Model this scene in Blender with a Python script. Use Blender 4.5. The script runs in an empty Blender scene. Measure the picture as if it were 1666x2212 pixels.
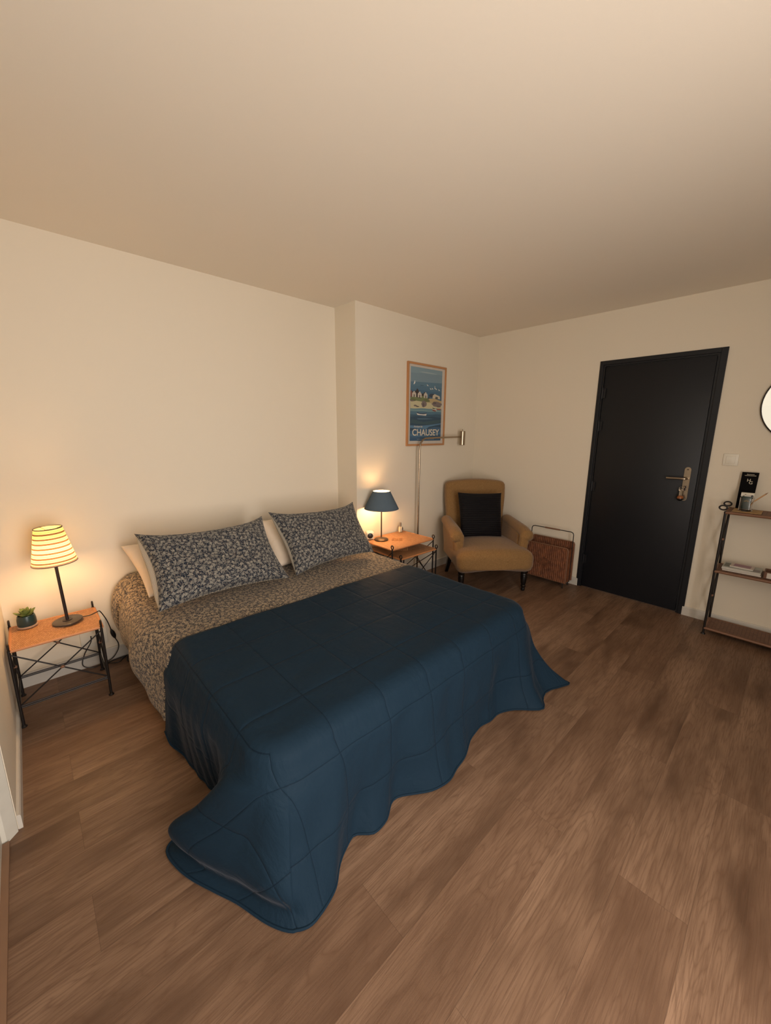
import bpy, bmesh, math, random
import numpy as np
from mathutils import Vector, Matrix, Euler
random.seed(7); rng = np.random.RandomState(5)
S = bpy.context.scene; COL = S.collection
PI = math.pi

# ---------------------------------------------------------------- camera
yaw, pitch, roll, FPX = 0.7522, -0.2033, 0.0061, 834.99
fw = Vector((math.sin(yaw)*math.cos(pitch), math.cos(yaw)*math.cos(pitch), math.sin(pitch)))
r_ = Vector((math.cos(yaw), -math.sin(yaw), 0)); u_ = r_.cross(fw)
rr = r_*math.cos(roll)+u_*math.sin(roll); uu = -r_*math.sin(roll)+u_*math.cos(roll)
cd = bpy.data.cameras.new('camera'); cam = bpy.data.objects.new('camera', cd); COL.objects.link(cam)
cam.matrix_world = Matrix(((rr.x, uu.x, -fw.x, .1798), (rr.y, uu.y, -fw.y, -2.8665), (rr.z, uu.z, -fw.z, 1.4539), (0, 0, 0, 1)))
cd.sensor_fit = 'HORIZONTAL'; cd.sensor_width = 36; cd.lens = FPX*36/1666; cd.clip_start = .01
S.camera = cam

# ---------------------------------------------------------------- light and exposure
S.view_settings.view_transform = 'Standard'; S.view_settings.look = 'None'
S.view_settings.gamma = 1; S.view_settings.use_curve_mapping = False
S.view_settings.exposure = 0.04
w = bpy.data.worlds.new('world'); S.world = w; w.use_nodes = True
w.node_tree.nodes['Background'].inputs[0].default_value = (.9, .8, .65, 1)
w.node_tree.nodes['Background'].inputs[1].default_value = .3
def area(name, loc, rot, sx, sy, power, color, spread=180):
    l = bpy.data.lights.new(name, 'AREA'); l.shape = 'RECTANGLE'; l.size = sx; l.size_y = sy
    l.energy = power; l.color = color; l.spread = math.radians(spread)
    o = bpy.data.objects.new(name, l); o.location = loc; o.rotation_euler = rot; COL.objects.link(o); return o
WIN_C = (1.0, .90, .83)
area('daylight_back_window', (.66, -3.80, 1.20), (math.radians(90), 0, 0), 1.15, 1.9, 67, WIN_C)
area('daylight_left_window', (-.046, -2.80, 1.68), (0, math.radians(-90), 0), 1.4, 1.2, 4.2, (1.0, .90, .74))
BULB_C = (1.0, .60, .29)

# ---------------------------------------------------------------- helpers
def lin(c):
    f = lambda v: (v/255/12.92) if v/255 <= .04045 else ((v/255+.055)/1.055)**2.4
    return (f(c[0]), f(c[1]), f(c[2]), 1)
class NT:
    def __init__(s, name):
        s.m = bpy.data.materials.new(name); s.m.use_nodes = True; s.t = s.m.node_tree
        s.b = s.t.nodes['Principled BSDF']; s.out = s.t.nodes['Material Output']
    def n(s, typ, ins=None, **kw):
        nd = s.t.nodes.new(typ)
        for k, v in kw.items(): setattr(nd, k, v)
        for k, v in (ins or {}).items(): s.set(nd.inputs[k], v)
        return nd
    def set(s, sock, v):
        if hasattr(v, 'is_linked') or isinstance(v, bpy.types.NodeSocket): s.t.links.new(v, sock)
        else: sock.default_value = v
    def math(s, op, a, b=0, c=0, clamp=False):
        nd = s.n('ShaderNodeMath', operation=op, use_clamp=clamp)
        s.set(nd.inputs[0], a); s.set(nd.inputs[1], b); s.set(nd.inputs[2], c); return nd.outputs[0]
    def mix(s, f, a, b, mode='MIX'):
        nd = s.n('ShaderNodeMix', data_type='RGBA', blend_type=mode)
        s.set(nd.inputs[0], f); s.set(nd.inputs[6], a); s.set(nd.inputs[7], b); return nd.outputs[2]
    def ramp(s, f, stops, interp='LINEAR'):
        nd = s.n('ShaderNodeValToRGB'); cr = nd.color_ramp; cr.interpolation = interp
        while len(cr.elements) < len(stops): cr.elements.new(.5)
        for e, (p, c) in zip(cr.elements, stops): e.position = p; e.color = c
        s.set(nd.inputs[0], f); return nd.outputs[0]
    def noise(s, vec, scale, detail=3, rough=.5, dist=0):
        nd = s.n('ShaderNodeTexNoise', {'Scale': scale, 'Detail': detail, 'Roughness': rough, 'Distortion': dist})
        s.set(nd.inputs['Vector'], vec); return nd.outputs[0]
    def mapping(s, vec, scale=(1, 1, 1), rot=(0, 0, 0), loc=(0, 0, 0)):
        nd = s.n('ShaderNodeMapping', {'Scale': scale, 'Rotation': rot, 'Location': loc})
        s.set(nd.inputs['Vector'], vec); return nd.outputs[0]
    def coord(s, which='Object'): return s.n('ShaderNodeTexCoord').outputs[which]
    def bump(s, h, strength=.3, dist=.01, prev=None):
        nd = s.n('ShaderNodeBump', {'Strength': strength, 'Distance': dist}); s.set(nd.inputs['Height'], h)
        if prev is not None: s.set(nd.inputs['Normal'], prev)
        return nd.outputs[0]
    def fin(s, col=None, rough=None, normal=None, **kw):
        if col is not None: s.set(s.b.inputs['Base Color'], col)
        if rough is not None: s.set(s.b.inputs['Roughness'], rough)
        if normal is not None: s.set(s.b.inputs['Normal'], normal)
        for k, v in kw.items(): s.set(s.b.inputs[k.replace('_', ' ')], v)
        return s.m
def plain(name, c, rough=.6, metal=0, bump=0, bscale=80, spec=.5, **kw):
    t = NT(name); co = t.coord(); n = t.noise(co, bscale*.25, 4)
    col = t.mix(t.math('MULTIPLY', n, .25), lin(c), lin([v*.72 for v in c]))
    nm = t.bump(t.noise(co, bscale, 4), bump, .002) if bump else None
    t.fin(col, rough, nm, Metallic=metal, **kw); t.b.inputs['Specular IOR Level'].default_value = spec
    return t.m

def link(o, parent=None):
    COL.objects.link(o)
    if parent is not None: o.parent = parent
    return o
def tag(o, label=None, cat=None, group=None, kind=None):
    if label: o['label'] = label
    if cat: o['category'] = cat
    if group: o['group'] = group
    if kind: o['kind'] = kind
    return o
def empty(name, loc=(0, 0, 0), rz=0, **kw):
    o = bpy.data.objects.new(name, None); o.empty_display_size = .05
    o.location = loc; o.rotation_euler = (0, 0, rz); COL.objects.link(o); return tag(o, **kw)
def obj(name, bm, mat, parent=None, smooth=35, weld=False):
    if weld: bmesh.ops.remove_doubles(bm, verts=bm.verts, dist=1e-5)
    bmesh.ops.recalc_face_normals(bm, faces=bm.faces)
    me = bpy.data.meshes.new(name); bm.to_mesh(me); bm.free()
    for m in (mat if isinstance(mat, (list, tuple)) else [mat]): me.materials.append(m)
    if smooth:
        me.shade_smooth(); me.set_sharp_from_angle(angle=math.radians(smooth))
    return link(bpy.data.objects.new(name, me), parent)
def B(): return bmesh.new()
def bx(bm, x0, x1, y0, y1, z0, z1, mi=0, bev=0):
    r = bmesh.ops.create_cube(bm, size=1)
    vs = r['verts']
    for v in vs: v.co = Vector(((x0+x1)/2+v.co.x*(x1-x0), (y0+y1)/2+v.co.y*(y1-y0), (z0+z1)/2+v.co.z*(z1-z0)))
    fs = {f for v in vs for f in v.link_faces}
    for f in fs: f.material_index = mi
    if bev:
        es = list({e for v in vs for e in v.link_edges})
        rb = bmesh.ops.bevel(bm, geom=es, offset=bev, segments=2, profile=.5, affect='EDGES')
        for f in rb['faces']: f.material_index = mi
    return bm
def frames(pts):
    P = [Vector(p) for p in pts]; out = []; up = None
    for i, p in enumerate(P):
        t = (P[min(i+1, len(P)-1)]-P[max(i-1, 0)]).normalized()
        if up is None:
            up = Vector((0, 0, 1)) if abs(t.z) < .9 else Vector((1, 0, 0))
        n = (up-t*up.dot(t)).normalized(); up = n; out.append((p, n, t.cross(n)))
    return out
def tube(bm, pts, rad, seg=10, mi=0, closed=False, sy=1):
    R = rad if isinstance(rad, (list, tuple)) else [rad]*len(pts)
    rings = []
    for (p, n, b), r in zip(frames(pts), R):
        rings.append([bm.verts.new(p+n*(math.cos(2*PI*k/seg)*r)+b*(math.sin(2*PI*k/seg)*r*sy)) for k in range(seg)])
    N = len(rings)
    for i in range(N if closed else N-1):
        a, c = rings[i], rings[(i+1) % N]
        for k in range(seg):
            f = bm.faces.new((a[k], a[(k+1) % seg], c[(k+1) % seg], c[k])); f.material_index = mi
    if not closed:
        for rg in (rings[0][::-1], rings[-1]):
            f = bm.faces.new(rg); f.material_index = mi
    return bm
def lathe(bm, prof, c=(0, 0, 0), seg=40, mi=0, cap=True):
    rings = []
    for r, z in prof:
        rings.append([bm.verts.new((c[0]+math.cos(2*PI*k/seg)*r, c[1]+math.sin(2*PI*k/seg)*r, c[2]+z)) for k in range(seg)])
    for a, b in zip(rings, rings[1:]):
        for k in range(seg):
            f = bm.faces.new((a[k], a[(k+1) % seg], b[(k+1) % seg], b[k])); f.material_index = mi
    if cap:
        for rg in (rings[0][::-1], rings[-1]):
            f = bm.faces.new(rg); f.material_index = mi
    return bm
def smoothpath(pts, n=8):
    P = [Vector(p) for p in pts]; P = [P[0]*2-P[1]]+P+[P[-1]*2-P[-2]]; out = []
    for i in range(1, len(P)-2):
        for k in range(n):
            t = k/n; a, b, c, d = P[i-1], P[i], P[i+1], P[i+2]
            out.append(.5*((2*b)+(c-a)*t+(2*a-5*b+4*c-d)*t*t+(3*b-a-3*c+d)*t**3))
    out.append(P[-2]); return out
def ring(bm, c, r, tr, axis='Y', n=24, mi=0, sz=1):
    pts = []
    for k in range(n):
        a = 2*PI*k/n; u, v = math.cos(a)*r, math.sin(a)*r*sz
        pts.append({'Y': (c[0]+u, c[1], c[2]+v), 'X': (c[0], c[1]+u, c[2]+v), 'Z': (c[0]+u, c[1]+v, c[2])}[axis])
    # consistent frames for closed ring
    rings = []
    C0 = Vector(c); ax = {'Y': Vector((0, 1, 0)), 'X': Vector((1, 0, 0)), 'Z': Vector((0, 0, 1))}[axis]
    for p in pts:
        p = Vector(p); n_ = (p-C0).normalized()
        rings.append([bm.verts.new(p+n_*(math.cos(2*PI*k/8)*tr)+ax*(math.sin(2*PI*k/8)*tr)) for k in range(8)])
    for i in range(n):
        a, b = rings[i], rings[(i+1) % n]
        for k in range(8):
            f = bm.faces.new((a[k], a[(k+1) % 8], b[(k+1) % 8], b[k])); f.material_index = mi
def gridsurf(bm, P, uv=None, mi=0, closed_u=False):
    """P: array [nu,nv,3]; uv: [nu,nv,2]"""
    nu, nv = P.shape[:2]
    V = [[bm.verts.new(P[i, j]) for j in range(nv)] for i in range(nu)]
    lay = bm.loops.layers.uv.verify() if uv is not None else None
    for i in range(nu-1):
        for j in range(nv-1):
            ids = ((i, j), (i+1, j), (i+1, j+1), (i, j+1))
            f = bm.faces.new([V[a][b] for a, b in ids]); f.material_index = mi; f.smooth = True
            if lay is not None:
                for l, (a, b) in zip(f.loops, ids): l[lay].uv = uv[a, b]
    return V
def rbox(bm, cx, cy, cz, sx, sy, sz, r, n=14, fn=None, mi=0):
    """rounded box with warpable, finely divided faces"""
    t = B(); bmesh.ops.create_cube(t, size=2)
    bmesh.ops.subdivide_edges(t, edges=t.edges, cuts=n, use_grid_fill=True)
    h = (sx/2, sy/2, sz/2); rr3 = [min(r, q) for q in h]
    mp = {}
    for v in t.verts:
        q = []
        for k in range(3):
            c = v.co[k]; s = math.copysign(1, c); a = abs(c)
            a = a**.8 if a < 1 else 1
            q.append(s*a*h[k])
        inner = [max(-(h[k]-rr3[k]), min(h[k]-rr3[k], q[k])) for k in range(3)]
        d = [(q[k]-inner[k])/max(rr3[k], 1e-6) for k in range(3)]
        L = math.sqrt(sum(e*e for e in d)) or 1
        if L > 0 and any(abs(e) > 0 for e in d):
            m = max(abs(e) for e in d)
            d = [e/L*(m if L else 1) for e in d]
        p = Vector([inner[k]+d[k]*rr3[k] for k in range(3)])
        p = p+Vector((cx, cy, cz))
        if fn: p = Vector(fn(p))
        mp[v] = bm.verts.new(p)
    for f in t.faces:
        g = bm.faces.new([mp[v] for v in f.verts]); g.material_index = mi
    t.free(); return bm
def bez(xs, ys, x):      # monotone-ish catmull interpolation of vector knots
    xs = np.asarray(xs, float); ys = np.asarray(ys, float); x = np.atleast_1d(x)
    out = np.zeros((len(x),)+ys.shape[1:]); m = np.gradient(ys, xs, axis=0)
    for q, xv in enumerate(x):
        i = int(np.clip(np.searchsorted(xs, xv)-1, 0, len(xs)-2)); h = xs[i+1]-xs[i]; t = np.clip((xv-xs[i])/h, 0, 1)
        out[q] = (2*t**3-3*t**2+1)*ys[i]+(t**3-2*t**2+t)*h*m[i]+(-2*t**3+3*t**2)*ys[i+1]+(t**3-t**2)*h*m[i+1]
    return out
def sstep(a, b, x):
    t = np.clip((x-a)/(b-a), 0, 1); return t*t*(3-2*t)
def polyf(bm, pts, mi=0):
    f = bm.faces.new([bm.verts.new(p) for p in pts]); f.material_index = mi
    return f

# ---------------------------------------------------------------- materials
def wall_mat(name, c, rough=.85):
    t = NT(name); co = t.coord(); n = t.noise(co, 1.2, 3)
    col = t.mix(t.math('MULTIPLY', n, .15), lin(c), lin([v*.95 for v in c]))
    return t.fin(col, rough, t.bump(t.noise(co, 260, 3), .06, .002))
M = {}
M['wall'] = wall_mat('painted_wall', (226, 216, 197))
M['ceiling'] = wall_mat('painted_ceiling', (234, 224, 208))
M['base'] = plain('white_skirting_paint', (205, 200, 190), .45)
M['casing'] = plain('white_gloss_paint', (215, 212, 200), .4)
def floor_mat():
    t = NT('oak_laminate'); co = t.coord()
    sep = t.n('ShaderNodeSeparateXYZ', {0: co})
    L, Wd = 1.305, .188
    row = t.math('FLOOR', t.math('DIVIDE', t.math('SUBTRACT', sep.outputs[1], -2.28), Wd))
    par = t.math('MULTIPLY', t.math('MODULO', t.math('ABSOLUTE', row), 2), .5)
    xr = t.math('ADD', t.math('DIVIDE', t.math('SUBTRACT', sep.outputs[0], .81), L), par)
    colm = t.math('FLOOR', xr)
    fx = t.math('FRACT', xr); fy = t.math('FRACT', t.math('DIVIDE', t.math('SUBTRACT', sep.outputs[1], -2.28), Wd))
    idv = t.n('ShaderNodeCombineXYZ', {0: row, 1: colm, 2: 3.0}).outputs[0]
    rnd = t.n('ShaderNodeTexWhiteNoise', {0: idv}, noise_dimensions='3D')
    sh = t.n('ShaderNodeVectorMath', {0: rnd.outputs[1], 1: (37, 19, 11)}, operation='MULTIPLY').outputs[0]
    v = t.n('ShaderNodeVectorMath', {0: co, 1: sh}, operation='ADD').outputs[0]
    # cathedral grain: distorted rings, stretched along the plank
    vs = t.mapping(v, (.85, 8.0, 1))
    big = t.noise(vs, 1.4, 2, .45, .25)
    rings = t.math('FRACT', t.math('MULTIPLY', big, 19))
    rings = t.math('POWER', t.math('ABSOLUTE', t.math('SUBTRACT', t.math('MULTIPLY', rings, 2), 1)), 4)
    fine = t.noise(t.mapping(v, (9, 230, 1)), 1.0, 5, .65)
    streak = t.noise(t.mapping(v, (1.6, 26, 1)), 1.0, 4, .6, .3)
    blot = t.noise(t.mapping(v, (1.3, 4.5, 1)), 1.3, 3, .6)
    knot = t.n('ShaderNodeTexVoronoi', {'Vector': t.mapping(v, (.9, 3.2, 1)), 'Scale': 1.1}).outputs['Distance']
    kn = t.ramp(knot, [(0, (1, 1, 1, 1)), (.045, (.5, .5, .5, 1)), (.13, (0, 0, 0, 1))])
    base = t.ramp(blot, [(.30, lin((84, 62, 46))), (.50, lin((128, 101, 80))), (.72, lin((148, 119, 96)))])
    base = t.mix(t.math('MULTIPLY', t.math('GREATER_THAN', rnd.outputs[0], .62), .35), base, lin((118, 90, 70)))
    base = t.mix(t.math('MULTIPLY', rings, .42), base, lin((88, 62, 44)))
    fs = t.ramp(streak, [(.35, (1, 1, 1, 1)), (.6, (0, 0, 0, 1))])
    base = t.mix(t.math('MULTIPLY', fs, .38), base, lin((92, 66, 48)))
    ff = t.ramp(fine, [(.42, (1, 1, 1, 1)), (.52, (0, 0, 0, 1))])
    base = t.mix(t.math('MULTIPLY', ff, .46), base, lin((96, 70, 52)))
    base = t.mix(t.math('MULTIPLY', kn, .6), base, lin((62, 44, 32)))
    ex = t.math('MULTIPLY', t.math('MINIMUM', fx, t.math('SUBTRACT', 1, fx)), L)
    ey = t.math('MULTIPLY', t.math('MINIMUM', fy, t.math('SUBTRACT', 1, fy)), Wd)
    seam = t.math('LESS_THAN', t.math('MINIMUM', ex, ey), .0007)
    base = t.mix(t.math('MULTIPLY', seam, .4), base, lin((60, 42, 30)))
    h = t.math('SUBTRACT', t.math('MULTIPLY', ff, -.3), t.math('MULTIPLY', seam, 2))
    ro = t.math('ADD', .42, t.math('MULTIPLY', ff, .12))
    t.b.inputs['Specular IOR Level'].default_value = .35
    return t.fin(base, ro, t.bump(h, .35, .0012))
M['floor'] = floor_mat()
M['door'] = plain('dark_navy_door_paint', (20, 22, 27), .45, bump=.05, spec=.35)
M['steel'] = plain('brushed_steel', (190, 178, 160), .3, 1)
M['nickel'] = plain('satin_nickel', (176, 160, 140), .26, 1)
M['iron'] = plain('black_iron', (32, 27, 25), .45, .3, bump=.2, bscale=60)
M['blackwood'] = plain('black_wood', (16, 13, 12), .35)
M['plastic'] = plain('white_plastic', (232, 226, 210), .4)
M['blackplastic'] = plain('black_plastic', (18, 17, 17), .4)
def rattan(name='rattan_weave', c1=(212, 160, 112), c2=(184, 130, 84), dark=(122, 76, 46), bw=.0072, rh=.0135, rot=0, plane='xy'):
    t = NT(name); co = t.coord()
    if plane == 'yz': co = t.mapping(co, rot=(0, PI/2, 0))
    s = t.n('ShaderNodeSeparateXYZ', {0: t.coord()})
    a, b = {'xy': (0, 1), 'yz': (2, 1), 'xz': (2, 0)}[plane]
    v = t.n('ShaderNodeCombineXYZ', {0: s.outputs[a], 1: s.outputs[b], 2: 0.0}).outputs[0]
    br = t.n('ShaderNodeTexBrick', {'Vector': v, 'Color1': lin(c1), 'Color2': lin(c2), 'Mortar': lin(dark), 'Scale': 1.0,
             'Mortar Size': .0010, 'Mortar Smooth': .6, 'Brick Width': bw, 'Row Height': rh})
    n = t.noise(t.coord(), 14, 3)
    col = t.mix(t.math('MULTIPLY', n, .4), br.outputs[0], lin([x*.8 for x in c2]))
    fine = t.math('SUBTRACT', 1, br.outputs[1])
    return t.fin(col, .55, t.bump(fine, .7, .003))
M['rattan'] = rattan()
M['rattan_shelf'] = rattan('rattan_shelf_weave', (140, 98, 70), (112, 76, 54), (64, 38, 26), .006, .02)
M['rattan_chip'] = plain('rattan_chunky_weave', (186, 134, 88), .55, bump=.6, bscale=160)
M['rattan_rim'] = plain('rattan_rim', (196, 132, 84), .5, bump=.5, bscale=200)
M['rattan_rim_dark'] = plain('rattan_rim_brown', (124, 86, 62), .5, bump=.5, bscale=200)
def wicker_dark():
    t = NT('wicker_brown'); co = t.coord(); s = t.n('ShaderNodeSeparateXYZ', {0: co})
    zz = t.math('SINE', t.math('MULTIPLY', s.outputs[2], 950)); n = t.noise(co, 30, 4)
    col = t.ramp(n, [(.3, lin((96, 54, 32))), (.7, lin((146, 90, 56)))])
    col = t.mix(t.math('MULTIPLY', t.math('GREATER_THAN', zz, .5), .35), col, lin((70, 38, 22)))
    return t.fin(col, .5, t.bump(zz, .5, .002))
M['wicker'] = wicker_dark()

def floral(name, base, leafA, leafB, tan, S1=24, dens=1.0, uv='UV'):
    t = NT(name); co = t.coord(uv)
    def layer(scale, off, kind, rx=.42, ry=.13):
        v = t.mapping(co, (scale, scale, scale), loc=(off, off*.7, 0))
        vo = t.n('ShaderNodeTexVoronoi', {'Vector': v, 'Scale': 1.0, 'Randomness': .85}, voronoi_dimensions='2D')
        d = t.n('ShaderNodeVectorMath', {0: v, 1: vo.outputs['Position']}, operation='SUBTRACT').outputs[0]
        sc = t.n('ShaderNodeSeparateColor', {0: vo.outputs['Color']})
        ro = t.n('ShaderNodeVectorRotate', {'Vector': d, 'Angle': t.math('MULTIPLY', sc.outputs[0], 6.283)}, rotation_type='Z_AXIS').outputs[0]
        q = t.n('ShaderNodeSeparateXYZ', {0: ro}); x, y = q.outputs[0], q.outputs[1]; ay = t.math('ABSOLUTE', y)
        if kind == 'sprig':
            ln = t.math('LESS_THAN', ay, t.math('MULTIPLY', t.math('SUBTRACT', .5, t.math('ABSOLUTE', x)), .75))
            fr = t.math('FRACT', t.math('ADD', t.math('MULTIPLY', x, 5.2), t.math('MULTIPLY', ay, -4.5)))
            m = t.math('MULTIPLY', ln, t.math('LESS_THAN', fr, .45))
            st = t.math('MULTIPLY', t.math('LESS_THAN', ay, .025), t.math('LESS_THAN', t.math('ABSOLUTE', x), .46))
            return t.math('MAXIMUM', m, st), sc.outputs[1]
        e = t.math('ADD', t.math('POWER', t.math('DIVIDE', x, rx), 2), t.math('POWER', t.math('DIVIDE', y, ry), 2))
        return t.math('LESS_THAN', e, 1), sc.outputs[1]
    m3, c3 = layer(S1*2.0, 9.1, 'leaf', .34, .22)
    col = t.mix(t.math('MULTIPLY', m3, .5), base, t.mix(c3, tan, leafB))
    m2, c2 = layer(S1*1.9, 3.3, 'leaf', .46, .13*dens)
    col = t.mix(t.math('MULTIPLY', m2, .72), col, t.mix(c2, leafA, leafB))
    m4, c4 = layer(S1*2.6, 5.3, 'leaf', .46, .14*dens)
    col = t.mix(t.math('MULTIPLY', m4, .35), col, t.mix(c4, leafB, leafA))
    m1, c1 = layer(S1, 0, 'sprig')
    col = t.mix(t.math('MULTIPLY', m1, .95), col, t.mix(t.math('MULTIPLY', c1, .6), leafA, leafB))
    nb = t.noise(co, 900, 2); nw = t.noise(co, 14, 4, .55, .4)
    t.b.inputs['Sheen Weight'].default_value = .15; t.b.inputs['Specular IOR Level'].default_value = .2
    nm = t.bump(nw, .5, .02); nm = t.bump(nb, .15, .001, nm)
    return t.fin(col, .85, nm)
M['floral'] = floral('floral_pillowcase_cotton', lin((22, 32, 46)), lin((172, 166, 152)), lin((96, 98, 98)), lin((112, 90, 76)), 38)
M['floral_sheet'] = floral('floral_duvet_cotton', lin((44, 44, 48)), lin((186, 166, 136)), lin((160, 142, 116)), lin((130, 112, 92)), 38, 1.0)
def chevron():
    t = NT('small_herringbone_cotton'); co = t.coord('UV'); s = t.n('ShaderNodeSeparateXYZ', {0: co})
    z = t.math('PINGPONG', t.math('MULTIPLY', s.outputs[0], 60), 1)
    f = t.math('FRACT', t.math('ADD', t.math('MULTIPLY', s.outputs[1], 130), z))
    col = t.mix(t.math('LESS_THAN', f, .42), lin((205, 196, 176)), lin((96, 96, 98)))
    return t.fin(col, .85)
M['chevron'] = chevron()
def linen(name, c, wr=.5, sc=9):
    t = NT(name); co = t.coord(); nw = t.noise(co, sc, 4, .55, .5)
    nm = t.bump(nw, wr, .03); nm = t.bump(t.noise(co, 700, 2), .15, .001, nm)
    t.b.inputs['Sheen Weight'].default_value = .1; t.b.inputs['Specular IOR Level'].default_value = .2
    return t.fin(lin(c), .85, nm)
M['white_cotton'] = linen('cream_cotton', (226, 210, 190))
M['sheet_white'] = linen('mattress_ticking', (205, 196, 180))
def quilt():
    t = NT('navy_quilted_cotton'); co = t.coord('UV'); s = t.n('ShaderNodeSeparateXYZ', {0: co})
    def dist(sock, off, per):
        q = t.math('DIVIDE', t.math('SUBTRACT', sock, off), per)
        return t.math('MULTIPLY', t.math('ABSOLUTE', t.math('SUBTRACT', q, t.math('ROUND', q))), per)
    dx = dist(s.outputs[0], .578, .236); dy = dist(s.outputs[1], -1.99, .242)
    d = t.math('MINIMUM', dx, dy)
    g = t.math('SUBTRACT', 1, t.math('POWER', t.math('SUBTRACT', 1, t.math('MINIMUM', t.math('DIVIDE', d, .02), 1)), 3))
    stitch = t.math('LESS_THAN', d, .0016)
    n1 = t.noise(t.mapping(co, (1, 1, 1)), 7, 4, .55, .8)
    # pucker across the seams
    pk = t.noise(t.mapping(co, (34, 60, 1)), 1, 3)
    pkw = t.math('MULTIPLY', pk, t.math('SUBTRACT', 1, t.math('MINIMUM', t.math('DIVIDE', d, .035), 1)))
    cre = t.noise(t.mapping(co, (10, 4, 1), rot=(0, 0, .5)), 1.6, 5, .6, 1.2)
    c = t.mix(t.math('MULTIPLY', t.noise(co, 3, 4), .5), lin((28, 45, 59)), lin((21, 38, 52)))
    c = t.mix(t.math('MULTIPLY', stitch, .55), c, lin((12, 22, 33)))
    nm = t.bump(n1, .30, .02); nm = t.bump(cre, .28, .012, nm); nm = t.bump(g, .75, .003, nm)
    nm = t.bump(pkw, .35, .006, nm); nm = t.bump(t.noise(co, 1300, 2), .12, .0008, nm)
    t.b.inputs['Sheen Weight'].default_value = .16; t.b.inputs['Sheen Roughness'].default_value = .3
    t.b.inputs['Sheen Tint'].default_value = lin((165, 165, 175)); t.b.inputs['Specular IOR Level'].default_value = .05
    return t.fin(c, .6, nm)
M['quilt'] = quilt()
def tweed():
    t = NT('mustard_tweed'); co = t.coord(); n = t.noise(co, 420, 3, .7); n2 = t.noise(t.mapping(co, (160, 160, 600)), 1, 2)
    f = t.math('ADD', t.math('MULTIPLY', n, .6), t.math('MULTIPLY', n2, .4))
    col = t.ramp(f, [(.34, lin((98, 72, 42))), (.5, lin((138, 105, 65))), (.66, lin((164, 130, 86)))])
    nm = t.bump(t.noise(co, 7, 3), .25, .02); nm = t.bump(f, .4, .002, nm)
    t.b.inputs['Sheen Weight'].default_value = .2; t.b.inputs['Specular IOR Level'].default_value = .15
    return t.fin(col, .9, nm)
M['tweed'] = tweed()
def fur():
    t = NT('black_ribbed_fur'); co = t.coord('UV')
    n = t.noise(t.mapping(co, (300, 60, 1)), 1, 3); nm = t.bump(n, .7, .004)
    t.b.inputs['Sheen Weight'].default_value = .25; t.b.inputs['Sheen Roughness'].default_value = .35
    t.b.inputs['Sheen Tint'].default_value = lin((110, 100, 110)); t.b.inputs['Specular IOR Level'].default_value = .2
    return t.fin(t.mix(n, lin((7, 6, 9)), lin((16, 14, 18))), .6, nm)
M['fur'] = fur()
def shade_striped():
    t = NT('striped_lampshade_fabric'); co = t.coord(); s = t.n('ShaderNodeSeparateXYZ', {0: co}); z = t.math('DIVIDE', s.outputs[2], .19)
    br = lin((100, 72, 56)); ye = lin((236, 226, 150)); li = lin((176, 150, 84)); gr = lin((120, 104, 96))
    stops = [(0, gr), (.045, ye)]
    p = .075
    for k in range(7):
        stops += [(p, br), (p+.046, ye), (p+.078, li), (p+.090, ye)]
        p += .128
    stops = [s_ for s_ in stops if s_[0] < .99][:31]+[(.975, gr)]
    c = t.ramp(z, stops, 'CONSTANT')
    for n in t.t.nodes: pass
    d = t.n('ShaderNodeBsdfDiffuse', {0: c}); tr = t.n('ShaderNodeBsdfTranslucent', {0: c})
    mx = t.n('ShaderNodeMixShader', {0: .30, 1: d.outputs[0], 2: tr.outputs[0]})
    t.t.links.new(mx.outputs[0], t.out.inputs[0]); return t.m
M['shade_stripe'] = shade_striped()
def shade_blue():
    t = NT('blue_grey_lampshade_fabric'); co = t.coord(); c = t.mix(t.noise(co, 300, 2), lin((84, 98, 110)), lin((100, 114, 126)))
    d = t.n('ShaderNodeBsdfDiffuse', {0: c}); tr = t.n('ShaderNodeBsdfTranslucent', {0: lin((120, 100, 90))})
    mx = t.n('ShaderNodeMixShader', {0: .06, 1: d.outputs[0], 2: tr.outputs[0]})
    t.t.links.new(mx.outputs[0], t.out.inputs[0]); return t.m
M['shade_blue'] = shade_blue()
M['shade_in'] = plain('white_shade_lining', (240, 232, 215), .7)
def emis(name, c, st):
    t = NT(name); t.fin(lin(c), .5); t.b.inputs['Emission Color'].default_value = lin(c); t.b.inputs['Emission Strength'].default_value = st; return t.m
M['bulb'] = emis('warm_bulb_glass', (255, 203, 146), 140)
def glass(name, c=(255, 255, 255), rough=0.0):
    t = NT(name); t.b.inputs['Transmission Weight'].default_value = 1; return t.fin(lin(c), rough, IOR=1.45)
M['glass'] = glass('clear_glass')
t = NT('mirror_silver'); M['mirror'] = t.fin(lin((240, 238, 232)), .01, Metallic=1.0)
M['terracotta'] = plain('pale_stoneware', (168, 138, 118), .7)
M['teal'] = plain('dark_teal_glaze', (24, 52, 56), .3)
M['succulent'] = plain('succulent_green', (104, 118, 58), .55)
M['soil'] = plain('dark_soil', (60, 50, 38), .9, bump=.8)
M['oakframe'] = plain('honey_oak_frame', (190, 136, 90), .45)
M['paper'] = plain('white_paper', (206, 198, 186), .7)
M['bronze'] = plain('bronze_lamp_metal', (78, 60, 46), .4, .6)
M['darkmetal'] = plain('dark_brown_metal', (48, 38, 36), .4, .4)
M['greyplate'] = plain('dark_grey_metal_plate', (72, 66, 62), .4, .3)
M['amber'] = plain('amber_resin', (150, 84, 36), .3)

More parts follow.
